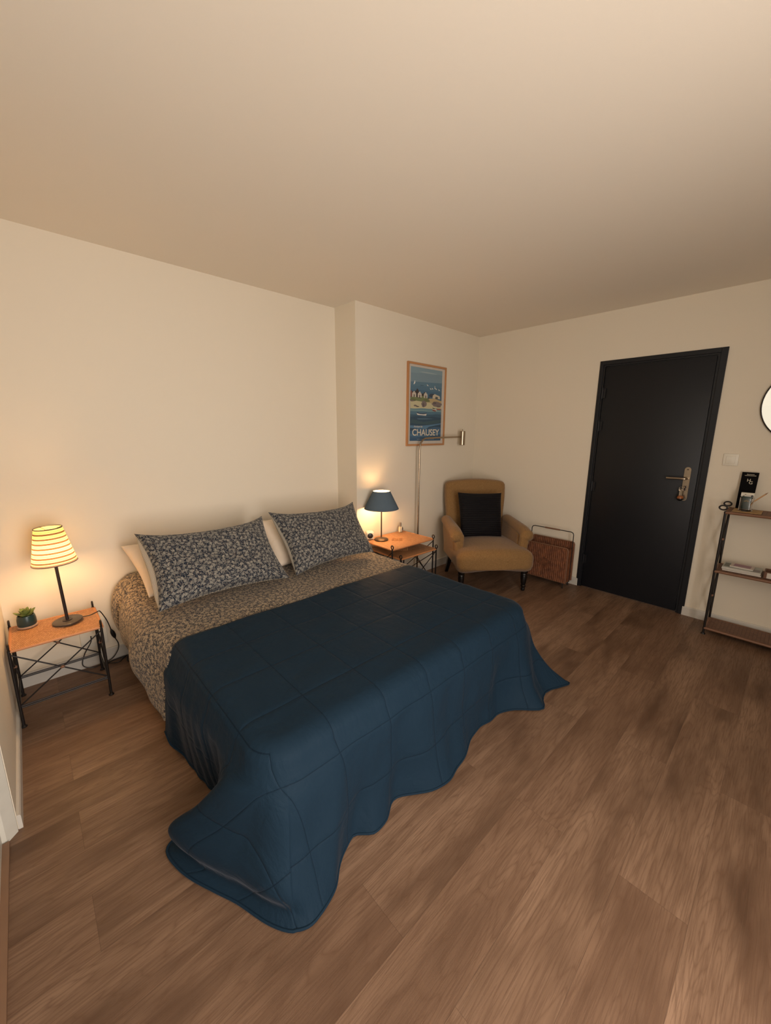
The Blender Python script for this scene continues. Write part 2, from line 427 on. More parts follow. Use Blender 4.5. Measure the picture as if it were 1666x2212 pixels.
# ---------------------------------------------------------------- the setting
XS, D, W, H = 2.263, .274, 3.9905, 2.471
YB = -3.90
def struct(name, bm, m, parent=None, smooth=0):
    o = obj(name, bm, m, parent, smooth)
    if parent is None: o['kind'] = 'structure'
    return o
struct('floor', bx(B(), -.2, W+.2, YB-.1, .12, -.08, 0), M['floor'])
struct('ceiling', bx(B(), -.2, W+.2, YB-.1, .12, H, H+.08), M['ceiling'])
bm = B(); pts = [(-.2, 0), (XS, 0), (XS, -D), (W, -D), (W, .12), (-.2, .12)]
lo = [bm.verts.new((x, y, 0)) for x, y in pts]; hi = [bm.verts.new((x, y, H)) for x, y in pts]
bm.faces.new(lo[::-1]); bm.faces.new(hi)
for i in range(6): bm.faces.new((lo[i], lo[(i+1) % 6], hi[(i+1) % 6], hi[i]))
struct('wall_back', bm, M['wall'])
DY0, DY1, DZ = -1.5375, -2.39, 2.07
bm = B(); bx(bm, W, W+.12, DY0, .12, 0, H); bx(bm, W, W+.12, YB, DY1, 0, H); bx(bm, W, W+.12, DY1, DY0, DZ, H)
struct('wall_right', bm, M['wall'])
WY0, WY1, WZ0, WZ1 = -2.05, -3.50, .95, 2.42
bm = B(); bx(bm, -.12, -.012, -1.085, 0, 0, H)
struct('wall_left', bm, M['wall'])
bm = B(); bx(bm, -.18, -.055, YB, WY1, 0, H); bx(bm, -.18, -.055, WY0, -1.085, 0, H)
bx(bm, -.18, -.055, WY1, WY0, 0, WZ0); bx(bm, -.18, -.055, WY1, WY0, WZ1, H)
struct('wall_left', bm, M['casing'])
o = struct('wall_front', bx(B(), .0-.2, .12, YB-.1, YB, 0, H), M['wall'])
bm = B(); bx(bm, .12, 1.6, YB-.1, YB, 0, .08); bx(bm, .12, 1.6, YB-.1, YB, 2.15, H); bx(bm, 1.6, W+.1, YB-.1, YB, 0, H)
struct('wall_front', bm, M['wall'])
# window frames (behind the camera)
def window(name, axis, a0, a1, z0, z1, at, n=2):
    bm = B(); t_ = .05
    def bar(p0, p1, q0, q1):
        if axis == 'x': bx(bm, p0, p1, at-.03, at+.03, q0, q1)
        else: bx(bm, at-.03, at+.03, p0, p1, q0, q1)
    bar(a0, a1, z0, z0+t_); bar(a0, a1, z1-t_, z1)
    for k in range(n+1):
        c = a0+(a1-a0)*k/n; c = min(max(c, a0+t_/2), a1-t_/2); bar(c-t_/2, c+t_/2, z0+t_, z1-t_)
    f = struct(name, bm, M['casing'])
    bm = B()
    if axis == 'x': bx(bm, a0+t_, a1-t_, at-.004, at+.004, z0+t_, z1-t_)
    else: bx(bm, at-.004, at+.004, a0+t_, a1-t_, z0+t_, z1-t_)
    obj('window_pane', bm, M['glass'], f, 0); return f
window('window_1', 'x', .12, 1.6, .08, 2.15, YB-.04)
window('window_2', 'y', WY1, WY0, WZ0, WZ1, -.12)
# reveal board + threshold at the left
bm = B()
pg = [(-.014, -1.078), (-.014, -1.096), (-.043, -1.128), (-.060, -1.128), (-.060, -1.078)]
lo = [bm.verts.new((x, y, .0)) for x, y in pg]; hi = [bm.verts.new((x, y, 2.3)) for x, y in pg]
bm.faces.new(lo[::-1]); bm.faces.new(hi)
for i in range(5): bm.faces.new((lo[i], lo[(i+1) % 5], hi[(i+1) % 5], hi[i]))
struct('trim_1', bm, M['casing'])
struct('trim_2', bx(B(), -.056, -.036, YB, -1.135, 0, .012), plain('oak_threshold', (134, 102, 78), .5))
# skirting
def skirting(name, a, b, nrm, h=.085, t=.012):
    a = Vector((*a, 0)); b = Vector((*b, 0)); n = Vector((*nrm, 0)); bm = B()
    prof = [(0, 0), (t, 0), (t, h-.006), (t-.004, h), (0, h)]
    A = [bm.verts.new(a+n*p+Vector((0, 0, q))) for p, q in prof]; C_ = [bm.verts.new(b+n*p+Vector((0, 0, q))) for p, q in prof]
    bm.faces.new(A); bm.faces.new(C_[::-1])
    for i in range(5): bm.faces.new((A[i], A[(i+1) % 5], C_[(i+1) % 5], C_[i]))
    return struct(name, bm, M['base'])
skirting('baseboard_back', (-.01, 0), (XS, 0), (0, -1))
skirting('baseboard_back', (XS, -.013), (XS, -D-.012), (-1, 0))
skirting('baseboard_back', (XS, -D), (W-.013, -D), (0, -1))
skirting('baseboard_right', (W, -D-.013), (W, DY0-.012), (-1, 0), .075)
skirting('baseboard_right', (W, DY1+.012), (W, YB), (-1, 0), .075)
skirting('baseboard_left', (-.012, -.013), (-.012, -1.088), (1, 0), .06)

# door
bm = B()
bx(bm, W-.010, W+.10, DY0-.028, DY0, 0, DZ, bev=.002); bx(bm, W-.010, W+.10, DY1, DY1+.040, 0, DZ, bev=.002)
bx(bm, W-.010, W+.10, DY1+.04, DY0-.028, DZ-.034, DZ, bev=.002)
bx(bm, W+.0, W+.10, DY0-.042, DY0-.028, 0, DZ-.034); bx(bm, W+.0, W+.10, DY1+.04, DY1+.055, 0, DZ-.034)
bx(bm, W+.0, W+.10, DY1+.055, DY0-.042, DZ-.046, DZ-.034)
door = struct('door_1', bm, M['door'])
LY0, LY1 = DY0-.045, DY1+.060
bm = B(); bx(bm, W+.006, W+.05, LY1, LY0, .008, DZ-.05, bev=.002)
leaf = obj('door_leaf', bm, M['door'], door)
for z in (.28, .98, 1.52, 1.80):
    bm = B(); tube(bm, [(W-.002, LY0+.004, z-.045), (W-.002, LY0+.004, z+.045)], .008, 10)
    bx(bm, W-.002, W+.004, LY0-.022, LY0+.004, z-.04, z+.04)
    obj('hinge', bm, M['door'], door)
PY, PX = -2.268, W+.006
bm = B()
n = 12; out = []
for k in range(n+1): a = PI*k/n; out.append((PY+.021*math.cos(a), 1.180+.021*math.sin(a)))
for k in range(n+1): a = PI+PI*k/n; out.append((PY+.021*math.cos(a), .955+.021*math.sin(a)))
f0 = [bm.verts.new((PX, y, z)) for y, z in out]; f1 = [bm.verts.new((PX-.009, y, z)) for y, z in out]
bm.faces.new(f0); bm.faces.new(f1[::-1])
for i in range(len(out)): bm.faces.new((f0[i], f0[(i+1) % len(out)], f1[(i+1) % len(out)], f1[i]))
plate = obj('lock_plate', bm, M['nickel'], door)
bm = B()
tube(bm, smoothpath([(PX-.008, PY-.004, 1.112), (PX-.03, PY-.004, 1.112), (PX-.048, PY, 1.112), (PX-.054, PY+.016, 1.112), (PX-.054, PY+.05, 1.112), (PX-.054, PY+.125, 1.110)], 5), .0085, 10)
obj('door_handle', bm, M['nickel'], door)
bm = B()
for z in (1.182, .957): tube(bm, [(PX-.008, PY, z), (PX-.0115, PY, z)], .005, 10)
obj('screw', bm, M['darkmetal'], door)
bm = B(); tube(bm, [(PX-.008, PY, 1.045), (PX-.020, PY, 1.045)], .009, 12); bx(bm, PX-.018, PX-.008, PY-.005, PY+.005, 1.018, 1.045)
obj('lock_cylinder', bm, M['darkmetal'], door)
# keys in the lock
ks = empty('key_ring', (PX-.02, PY, 1.045), label='bunch of keys with amber fob hanging from the lock of the dark door', cat='keys')
bm = B(); bx(bm, -.004, .0, -.0015, .0015, -.006, .006); tube(bm, [(-.004, 0, 0), (-.014, 0, 0)], .003, 8); ring(bm, (-.024, .0, 0), .010, .0025, 'Y')
obj('key', bm, M['nickel'], ks)
bm = B(); ring(bm, (-.028, .018, -.012), .013, .001, 'X'); obj('split_ring', bm, M['steel'], ks)
bm = B(); bx(bm, -.031, -.028, .008, .018, -.075, -.028); ring(bm, (-.029, .013, -.025), .009, .0022, 'X'); obj('key', bm, M['nickel'], ks)
bm = B(); bx(bm, -.026, -.023, .018, .027, -.07, -.026); ring(bm, (-.0245, .022, -.023), .009, .0022, 'X'); obj('key', bm, M['steel'], ks)
bm = B(); lathe(bm, [(.006, 0), (.016, -.004), (.022, -.016), (.022, -.022)], (-.03, .015, -.066), 20)
fb = obj('fob', bm, M['amber'], ks); fb['label'] = 'amber key fob'
bm = B(); lathe(bm, [(.023, -.022), (.023, -.028), (.012, -.040), (.004, -.044)], (-.03, .015, -.066), 20)
obj('fob_base', bm, M['blackplastic'], ks)

# light switch, sockets
sw = empty('light_switch', (W, -2.508, 1.272), label='white square light switch on the wall beside the dark door', cat='light switch')
obj('switch_plate', bx(B(), -.009, 0, -.043, .043, -.043, .043, bev=.003), M['plastic'], sw)
obj('rocker', bx(B(), -.013, -.008, -.026, .026, -.027, .027, bev=.0015), M['plastic'], sw)
so = empty('wall_socket', (.36, 0, .218), label='white double wall socket low on the wall behind the rattan side table', cat='socket')
obj('socket_plate', bx(B(), -.068, .068, -.012, 0, -.092, .092, bev=.003), M['plastic'], so)
for dz in (-.04, .04):
    bm = B(); lathe(bm, [(.026, 0), (.026, .002), (.022, .002), (.020, .0005)], (0, 0, 0), 24)
    for v in bm.verts: v.co = Vector((v.co.x, -.012-v.co.z, v.co.y+dz))
    obj('outlet', bm, M['plastic'], so)

# ---------------------------------------------------------------- bed
bed = empty('double_bed', (1.385, -.98, 0), label='double bed dressed with floral duvet and navy quilt against the back wall', cat='bed')
def inbed(bm):
    for v in bm.verts: v.co -= Vector((1.385, -.98, 0))
    return bm
obj('bed_base', inbed(bx(B(), .64, 2.13, -1.86, -.03, .10, .26, bev=.01)), M['sheet_white'], bed)
for x in (.70, 2.07):
    for y in (-1.78, -.12):
        obj('leg', inbed(lathe(B(), [(.022, 0), (.025, .10)], (x, y, 0), 16)), M['blackwood'], bed)
bm = B(); rbox(bm, 1.385, -.96, .365, 1.56, 1.84, .21, .05, 10); obj('mattress', inbed(bm), M['sheet_white'], bed)
# floral duvet
ny, ns = 150, 150
ys = np.linspace(-.035, -1.80, ny)
knots = np.array([(.492, .14), (.462, .26), (.462, .36), (.500, .455), (.575, .492), (.70, .494), (1.385, .50), (2.07, .494), (2.17, .492), (2.225, .45), (2.25, .35), (2.25, .20)])
sk = np.concatenate([[0], np.cumsum(np.hypot(*np.diff(knots, axis=0).T))]); ss = np.linspace(0, sk[-1], ns)
prof = bez(sk, knots, ss)
P = np.zeros((ny, ns, 3)); UV = np.zeros((ny, ns, 2))
for i, y in enumerate(ys):
    pr = prof.copy(); under = sstep(-1.020, -1.034, y)
    side = 1-sstep(.0, .5, ss)            # left flank weight
    sideR = sstep(sk[-1]-.5, sk[-1], ss)
    top = sstep(.34, .5, ss)*(1-sstep(sk[-1]-.5, sk[-1]-.34, ss))
    puff = .075*np.exp(-((y+.0)/.30)**2)
    pr[:, 1] += puff*sstep(.1, .5, ss)*(1-sstep(sk[-1]-.5, sk[-1]-.1, ss))
    pr[:, 0] -= side*(.018*np.sin(y*7+1)+.010*np.sin(y*19+ss*9))*(1-under)
    cre = np.exp(-((y+.19+.10*ss)/.022)**2); pr[:, 0] += side*cre*.03
    pr[:, 1] += .004*np.sin(y*11+ss*5)*top+.003*np.sin(y*23-ss*11)*top
    pr[:, 1] += side*(1-sstep(0, .12, ss))*(.03*np.exp(-((y+.1)/.12)**2)*5+.012*np.sin(y*8))
    pr[:, 0] = np.where(ss < 1.2, np.maximum(pr[:, 0], under*.640), np.minimum(pr[:, 0], 2.15+(1-under)*.2)); pr[:, 1] = np.minimum(pr[:, 1], .56-under*.075)
    P[i, :, 0] = pr[:, 0]; P[i, :, 1] = y; P[i, :, 2] = pr[:, 1]
    tw = sstep(-.70, -1.0, y); xq = np.interp(pr[:, 1], [.05, .30, .367, .433, .473, .494], [.488, .510, .524, .537, .556, .60]); pr[:, 0] = np.where(ss < .5, pr[:, 0]*(1-tw)+np.maximum(pr[:, 0], xq+.006)*tw, pr[:, 0]); P[i, :, 0] = pr[:, 0]
    hd = math.exp((y+.035)/.03); P[i, :, 0] += side*hd*.05
    ds = np.concatenate([[0], np.cumsum(np.linalg.norm(np.diff(P[i], axis=0), axis=1))]); UV[i, :, 0] = ds-ds[ns//2]; UV[i, :, 1] = y
bm = B(); gridsurf(bm, P, UV)
o = obj('duvet', inbed(bm), M['floral_sheet'], bed, 180); md = o.modifiers.new('thick', 'SOLIDIFY'); md.thickness = .012; md.offset = -1

# navy quilt
X0, X1, Y0, Y1, ZT = .56, 2.19, -1.02, -1.945, .512
NX, NY, NT_ = 190, 120, 46
ta = np.linspace(0, 1, NX); a_ = .55*ta**2.2+.45*ta; a_ = a_
tb = np.linspace(0, 1, NY); b_ = 1-((1-tb)**1.7*.6+(1-tb)*.4)
_SN = {}
def smooth_noise(x, y, seed, f):
    if seed not in _SN:
        _SN[seed] = []
        for k in range(5):
            r = np.random.RandomState(seed+k); ang = r.rand()*6.28; ph = r.rand()*6.28
            _SN[seed].append((math.cos(ang), math.sin(ang), ph, .6+r.rand()))
    sn = math.sin if isinstance(x, float) else np.sin
    v = 0
    for ca, sa, ph, g in _SN[seed]: v = v+sn((x*ca+y*sa)*f*g+ph)
    return v/5
PT = np.zeros((NX, NY, 3)); UT = np.zeros((NX, NY, 2))
rc, RE = .13, .075
for i in range(NX):
    for j in range(NY):
        x = X0+(X1-X0)*a_[i]; y = Y0+(Y1-Y0)*b_[j]; UT[i, j] = (x, y)
        dl, dr, df = x-X0, X1-x, y-Y1
        e = min(dl, dr, df)
        for dd, sgn, cx in ((dl, 1, X0), (dr, -1, X1)):
            if dd < rc and df < rc:
                qx, qy = (rc-dd)/rc, (rc-df)/rc; m_, l_ = max(qx, qy), math.hypot(qx, qy)
                s_ = m_/l_ if l_ else 1
                x = cx+sgn*(rc-qx*s_*rc); y = Y1+(rc-qy*s_*rc)
        z = ZT+.006*smooth_noise(x, y, 3, 9)+.0025*smooth_noise(x, y, 31, 34)
        z += .012*math.exp(-((y+1.02)/.10)**2)*0
        gx = min(abs(((x-.578)/.236)-round((x-.578)/.236))*.236, abs(((y+1.99)/.242)-round((y+1.99)/.242))*.242)
        z -= .0014*math.exp(-(gx/.014)**2)
        if e < RE: z -= RE*(1-math.sqrt(max(0, 1-(1-e/RE)**2)))*.72
        PT[i, j] = (x, y, z)
K = [  # s, hem x, y, z, uv x, uv y, ledge weight
 (0, .498, -1.02, .075, .11, -1.02, 0), (.06, .506, -1.075, .045, .11, -1.075, 0), (.13, .528, -1.14, .025, .11, -1.14, 0), (.37, .560, -1.36, .012, .11, -1.36, 0),
 (.52, .588, -1.50, .01, .11, -1.50, 0), (.62, .592, -1.58, .008, .11, -1.59, 0), (.70, .53, -1.575, .007, .11, -1.66, .2),
 (.76, .475, -1.535, .007, .11, -1.72, .3), (.81, .41, -1.522, .007, .11, -1.78, .35), (.86, .368, -1.55, .007, .11, -1.86, .8),
 (.90, .375, -1.615, .007, .11, -1.93, 1), (.94, .405, -1.705, .007, .11, -2.03, 1), (.97, .452, -1.80, .007, .12, -2.14, 1),
 (1.0, .492, -1.88, .007, .13, -2.25, 1), (1.02, .530, -1.975, .007, .18, -2.34, 1), (1.04, .565, -2.035, .007, .27, -2.40, .8),
 (1.07, .615, -2.072, .007, .42, -2.42, .25), (1.10, .670, -2.070, .007, .56, -2.43, 0), (1.14, .730, -2.044, .007, .66, -2.43, 0),
 (1.18, .784, -2.002, .008, .74, -2.43, 0), (1.21, .837, -1.975, .01, .80, -2.43, 0), (1.235, .880, -1.958, .014, .85, -2.43, 0),
 (1.27, .945, -2.000, .01, .93, -2.43, 0), (1.30, 1.0, -1.995, .01, .99, -2.43, 0), (1.345, 1.077, -1.961, .015, 1.07, -2.43, 0),
 (1.39, 1.16, -1.992, .015, 1.16, -2.43, 0), (1.43, 1.241, -2.035, .012, 1.24, -2.43, 0), (1.48, 1.325, -2.050, .01, 1.33, -2.43, 0),
 (1.53, 1.41, -2.038, .01, 1.42, -2.43, 0), (1.63, 1.6, -1.978, .015, 1.61, -2.43, 0), (1.72, 1.734, -1.975, .015, 1.75, -2.43, 0),
 (1.82, 1.895, -2.008, .012, 1.91, -2.43, 0), (1.90, 2.050, -2.118, .01, 2.08, -2.43, 0), (1.94, 2.115, -2.09, .01, 2.16, -2.43, 0),
 (1.97, 2.19, -2.07, .01, 2.3, -2.42, 0), (2.005, 2.30, -2.11, .01, 2.45, -2.42, 0), (2.03, 2.362, -2.13, .01, 2.58, -2.40, 0), (2.07, 2.36, -2.05, .01, 2.62, -2.25, 0),
 (2.2, 2.33, -1.85, .02, 2.64, -1.85, 0), (2.6, 2.29, -1.4, .03, 2.64, -1.4, 0), (3.0, 2.27, -1.02, .05, 2.64, -1.02, 0)]
K = np.array(K)
loop = [(0, j) for j in range(NY)]+[(i, NY-1) for i in range(1, NX)]+[(NX-1, j) for j in range(NY-2, -1, -1)]
sv = np.array([b_[j] if i == 0 else (1+a_[i] if j == NY-1 else 2+(1-b_[j])) for i, j in loop])
sv[NY-1] = 1.0
Hm = bez(K[:, 0], K[:, 1:], sv)
Hm[:, 2] = np.maximum(Hm[:, 2], .006); Hm[:, 5] = np.clip(Hm[:, 5], 0, 1)
NL = len(loop); PD = np.zeros((NL, NT_, 3)); UD = np.zeros((NL, NT_, 2))
ts = np.linspace(0, 1, NT_)
E_ = np.array([PT[i, j] for i, j in loop])
tan = np.gradient(E_[:, :2], axis=0); tan /= np.linalg.norm(tan, axis=1)[:, None]+1e-9
nrm = np.stack([tan[:, 1]*1, -tan[:, 0]], 1)   # outward
for q in range(NL):
    if (nrm[q]@(E_[q, :2]-np.array([1.38, -1.4]))) < 0: nrm[q] *= -1
for q, (i, j) in enumerate(loop):
    E3 = E_[q]; H3 = Hm[q, :3]; wl = Hm[q, 5]; s = sv[q]; n2 = np.array([*nrm[q], 0])
    L = lambda f, z: np.array([E3[0]+(H3[0]-E3[0])*f, E3[1]+(H3[1]-E3[1])*f, z])
    flare = np.clip(np.linalg.norm((H3-E3)[:2])/.3, 0, 1)
    lf = 1-float(sstep(.45, .65, s))
    zz = lambda q_: H3[2]+(E3[2]-H3[2])*q_
    c0 = [E3, E3+n2*.016+np.array([0, 0, -.045]), L(.10, zz(.78))+n2*(.018+.014*lf), L(.33, zz(.47))+n2*(.012*(1-flare)+.016*lf), L(.66, zz(.18))+n2*.012*lf, L(.88, zz(.06))+n2*.004*lf, H3]
    c1 = [E3, E3+n2*.016+np.array([0, 0, -.045]), L(.20, .37)+n2*.02, L(.62, .24), L(.99, .105), L(.76, .045), H3]
    uvk = [0, .08, .24, .5, .76, .88, 1]
    cc = np.array(c0)*(1-wl)+np.array(c1)*wl
    cur = bez(uvk, cc, ts)
    # soft folds
    if s < .66: cur[:, 0] -= ts**.8*(1-ts*.3)*.007*np.sin(E3[1]*2*PI/.11+2.6*math.sin(E3[1]*9))*(.4+.6*math.sin(E3[1]*5)**2)*sstep(.0, .2, s+.1)
    if 1.05 < s < 1.95:
        ph = E3[0]
        cur[:, 1] -= ts*(.008*np.sin(ph*26)+.006*np.sin(ph*47+1))*(1-.6*ts)
        cur[:, 1] -= .012*np.exp(-((ts-.55)/.25)**2)*np.sin(ph*15+2)
    cur += n2[None, :]*(.004*smooth_noise(ts*.45+E3[0], E3[1]*1.5+E3[0], 77, 22))[:, None]*np.sin(PI*ts)[:, None]
    cur[:, 2] = np.maximum(cur[:, 2], .006)
    PD[q] = cur; u0 = UT[i, j]
    UD[q] = u0[None, :]+(Hm[q, 3:5]-u0)[None, :]*ts[:, None]
bm = B(); V = gridsurf(bm, PT, UT)
lay = bm.loops.layers.uv.verify()
rows = [[V[i][j] for i, j in loop]]
for k in range(1, NT_): rows.append([bm.verts.new(PD[q, k]) for q in range(NL)])
for k in range(NT_-1):
    for q in range(NL-1):
        ids = ((k, q), (k, q+1), (k+1, q+1), (k+1, q))
        f = bm.faces.new([rows[a][b] for a, b in ids]); f.smooth = True
        for l, (a, b) in zip(f.loops, ids): l[lay].uv = UD[b, a]
hempts = [Vector(PD[q, -1]) for q in range(NL)]
o = obj('navy_quilt', bm, M['quilt'], None, 180)
tag(o, 'navy blue quilted bedspread draped over the foot of the bed, corner pooling on floor', 'bedspread')
md = o.modifiers.new('thick', 'SOLIDIFY'); md.thickness = .005; md.offset = -1
bm = B(); lay = bm.loops.layers.uv.verify(); tube(bm, [p+Vector((0, 0, .001)) for p in hempts[::2]], .0045, 6)
o2 = obj('bound_hem', bm, M['quilt'], o, 180)

# pillows
def pillow(bm, TL, TR, BL, BR, th, nrm, flange=.02, n=56, rib=0, mi_back=1, pinch=.016, seed=0, side=1, sag=0, bulge=0):
    TL, TR, BL, BR, N = [np.array(v, float) for v in (TL, TR, BL, BR, nrm)]; N = N/np.linalg.norm(N)
    wv = np.linalg.norm(TR-TL); hv = np.linalg.norm(TL-BL)
    lay = bm.loops.layers.uv.verify(); VV = {}
    cen = (TL+TR+BL+BR)/4
    def pt(u, v, sd):
        # pull edge middles inward
        fu = u+(1-2*u)*pinch*(1-(2*v-1)**2)*(abs(2*u-1)**3)/wv*1.2
        fv = v+(1-2*v)*(pinch+(sag if v > .5 else 0)*1.0)*(1-(2*u-1)**2)*(abs(2*v-1)**3)/hv*1.2
        p = (BL*(1-fu)+BR*fu)*(1-fv)+(TL*(1-fu)+TR*fu)*fv
        a = max(0, 1-abs(2*u-1)**3.2)*max(0, 1-abs(2*v-1)**3.2)
        t = th*a**.46
        if sd < 0 and bulge and u < .5: p = p+(BL-BR)/wv*bulge*4*(t/th)*(1-t/th)*(1-abs(2*v-1)**4)
        t *= 1+.10*smooth_noise(u*3, v*3, seed, 2.2)
        wr = .004*smooth_noise(u*wv, v*hv, seed+9, 40)*min(1, a*4)
        if rib and sd > 0: wr += rib*(abs(math.sin(v*PI*20))**.7-.5)*min(1, a*5)
        return p+N*sd*(t+wr)+N*(.006*smooth_noise(u*2, v*2, seed+4, 5)), (u*wv, v*hv)
    for sd in (1, -1):
        for i in range(n+1):
            for j in range(n+1):
                edge = i in (0, n) or j in (0, n)
                # cluster samples near the border
                u = .5-.5*math.cos(PI*i/n) if not rib else i/n; v = .5-.5*math.cos(PI*j/n) if not rib else j/n
                if edge and sd == -1: VV[sd, i, j] = VV[1, i, j]; continue
                p, uvv = pt(u, v, sd); VV[sd, i, j] = (bm.verts.new(p), uvv)
        for i in range(n):
            for j in range(n):
                ids = [(i, j), (i+1, j), (i+1, j+1), (i, j+1)]
                f = bm.faces.new([VV[sd, a, b][0] for a, b in (ids if sd > 0 else ids[::-1])]); f.smooth = True
                f.material_index = 0 if sd > 0 else mi_back
                for l, (a, b) in zip(f.loops, (ids if sd > 0 else ids[::-1])): l[lay].uv = VV[sd, a, b][1]
    return bm
def add_pillow(name, label, mats, *a, group=None, cat='pillow', **k):
    bm = B(); pillow(bm, *a, mi_back=(1 if len(mats) > 1 else 0), **k)
    o = obj(name, bm, mats, None, 180); tag(o, label, cat, group); return o
NP = (0, -.72, .62)
add_pillow('pillow', 'plain cream pillow leaning on the wall behind the left floral pillow', [M['white_cotton']],
           (.545, -.12, .765), (1.20, -.12, .76), (.60, -.46, .53), (1.20, -.46, .53), .075, NP, group=None, seed=3)
add_pillow('pillow', 'plain cream pillow behind the right floral pillow, its edge showing between the two', [M['white_cotton']],
           (1.39, -.16, .80), (2.05, -.16, .78), (1.36, -.50, .53), (2.05, -.50, .53), .075, NP, seed=5)
add_pillow('floral_pillow', 'navy floral pillow on the left side of the bed, near the striped lamp', [M['floral'], M['chevron']],
           (.585, -.36, .885), (1.355, -.34, .875), (.585, -.74, .545), (1.335, -.73, .535), .085, (0, -.75, .66), seed=11, sag=.05, pinch=.032, bulge=.035)
add_pillow('floral_pillow', 'navy floral pillow on the right side of the bed, near the blue lamp', [M['floral'], M['chevron']],
           (1.395, -.36, .900), (2.165, -.34, .880), (1.385, -.73, .535), (2.085, -.70, .545), .085, (-.08, -.75, .66), seed=21, sag=.05, pinch=.032, bulge=.02)

# ---------------------------------------------------------------- iron and rattan tables
def iron_table(name, loc, wx, dy, h, label, group, open_front=False):
    t = empty(name, loc, 0, label=label, cat='side table', group=group)
    r = .0065; x0, x1, y0, y1 = 0, wx, -dy, 0
    bm = B(); bx(bm, .004, wx+.004, -dy+.006, -.006, h-.012, h-.001)
    obj('rattan_top', bm, M['rattan'], t)
    bm = B()
    q = .006; loopp = [(q-.002, -q, h-.005), (wx+.006, -q, h-.005), (wx+.006, -dy+q-.004, h-.005), (q-.002, -dy+q-.004, h-.005)]
    for k in range(4): tube(bm, [loopp[k], loopp[(k+1) % 4]], .0068, 8)
    obj('rattan_rim', bm, M['rattan_rim'], t)
    # raised diamond of chunky weave
    bm = B(); cx, cy = wx*.5, -dy*.5
    for rrw in range(-5, 6):
        cnt = 6-abs(rrw)
        for k in range(cnt):
            xx = cx+(k-(cnt-1)/2)*.023; yy = cy+rrw*.011
            rbox(bm, xx, yy, h+.0002, .019, .008, .005, .0025, 2)
    obj('weave_diamond', bm, M['rattan_chip'], t)
    for cx_, cy_, sx_, sy_ in ((0, 0, -1, 1), (wx, 0, 1, 1), (0, -dy, -1, -1), (wx, -dy, 1, -1)):
        bm = B(); sx_ *= .0; 
        tube(bm, [(cx_, cy_, .006), (cx_, cy_, h+.004)], r, 10)
        lathe(bm, [(.013, 0), (.013, .004), (.007, .010)], (cx_, cy_, 0), 14)
        obj('leg', bm, M['iron'], t)
        bm = B(); ring(bm, (cx_+(.0), cy_, h+.020), .012, .0045, 'X', sz=1.3); obj('loop_finial', bm, M['iron'], t)
    zr = .115
    for (A, C_) in (((0, 0), (wx, 0)), ((0, -dy), (wx, -dy)), ((0, 0), (0, -dy)), ((wx, 0), (wx, -dy))):
        if open_front and A[1] < 0: continue
        bm = B(); a3 = Vector((*A, 0)); c3 = Vector((*C_, 0)); z = Vector((0, 0, 1))
        tube(bm, [a3+z*zr, c3+z*(h-.02)], .0036, 8); tube(bm, [a3+z*(h-.02), c3+z*zr], .0036, 8)
        o = obj('cross_brace', bm, M['iron'], t)
        bm = B(); m_ = (a3+c3)/2+z*((zr+h-.02)/2); rbox(bm, m_.x, m_.y, m_.z, .020, .016, .014, .006, 2); obj('knot_binding', bm, M['rattan_rim_dark'], o)
        bm = B(); tube(bm, [a3+z*zr, c3+z*zr], .0036, 8); tube(bm, [a3+z*(zr-.009), c3+z*(zr-.009)], .0036, 8)
        obj('stretcher', bm, M['iron'], t)
    return t
LTZ = .415
iron_table('side_table', (.009, -.095, 0), .362, .318, LTZ, 'rattan-topped black iron side table left of the bed under the striped lamp', None)
RT = .515
iron_table('nesting_table', (2.285, -.300, 0), .515, .40, RT, 'taller rattan-topped black iron nesting table right of the bed under the blue lamp', 'nested rattan tables right of the bed', True)
iron_table('nesting_table', (2.325, -.36, 0), .448, .40, .44, 'lower rattan-topped nesting table half pulled out from under the taller one', 'nested rattan tables right of the bed')

# ---------------------------------------------------------------- left lamp
def shade(r0, r1, h, z0, mats, seg=64, lip=.003):
    bm = B()
    def rg(r, z): return [bm.verts.new((math.cos(2*PI*k/seg)*r, math.sin(2*PI*k/seg)*r, z)) for k in range(seg)]
    nz = 12; outr = [rg(r0+(r1-r0)*k/nz, z0+h*k/nz) for k in range(nz+1)]
    for a, b in zip(outr, outr[1:]):
        for k in range(seg): bm.faces.new((a[k], a[(k+1) % seg], b[(k+1) % seg], b[k]))
    return bm
LX, LY = .245, -.232
lamp = empty('striped_table_lamp', (LX, LY, LTZ+.0055), label='lit table lamp with yellow and brown striped shade and black stem, left of bed', cat='lamp')
lamp.rotation_euler = (0, -.030, 0)
LINV = (Matrix.Translation((LX, LY, LTZ+.003)) @ Euler((0, -.030, 0)).to_matrix().to_4x4()).inverted()
bm = B(); lathe(bm, [(.064, 0), (.067, .002), (.067, .008), (.064, .010)], (0, 0, 0), 48); obj('base', bm, M['greyplate'], lamp)
bm = B(); lathe(bm, [(.022, .010), (.022, .013), (.0075, .014), (.0075, .40)], (0, 0, 0), 20); obj('stem', bm, M['darkmetal'], lamp)
bm = shade(.096, .059, .190, 0, None); sh = obj('lamp_shade', bm, M['shade_stripe'], lamp); sh.location = (0, 0, .345)
bm = B(); ring(bm, (0, 0, 0), .096, .002, 'Z', 48); o = obj('shade_rim', bm, M['greyplate'], lamp); o.location = (0, 0, .345)
bm = B(); ring(bm, (0, 0, .19), .059, .002, 'Z', 48)
for a in (0, 2*PI/3, 4*PI/3): tube(bm, [(0, 0, .17), (.059*math.cos(a), .059*math.sin(a), .19)], .0012, 6)
o = obj('shade_wire', bm, M['greyplate'], lamp); o.location = (0, 0, .345)
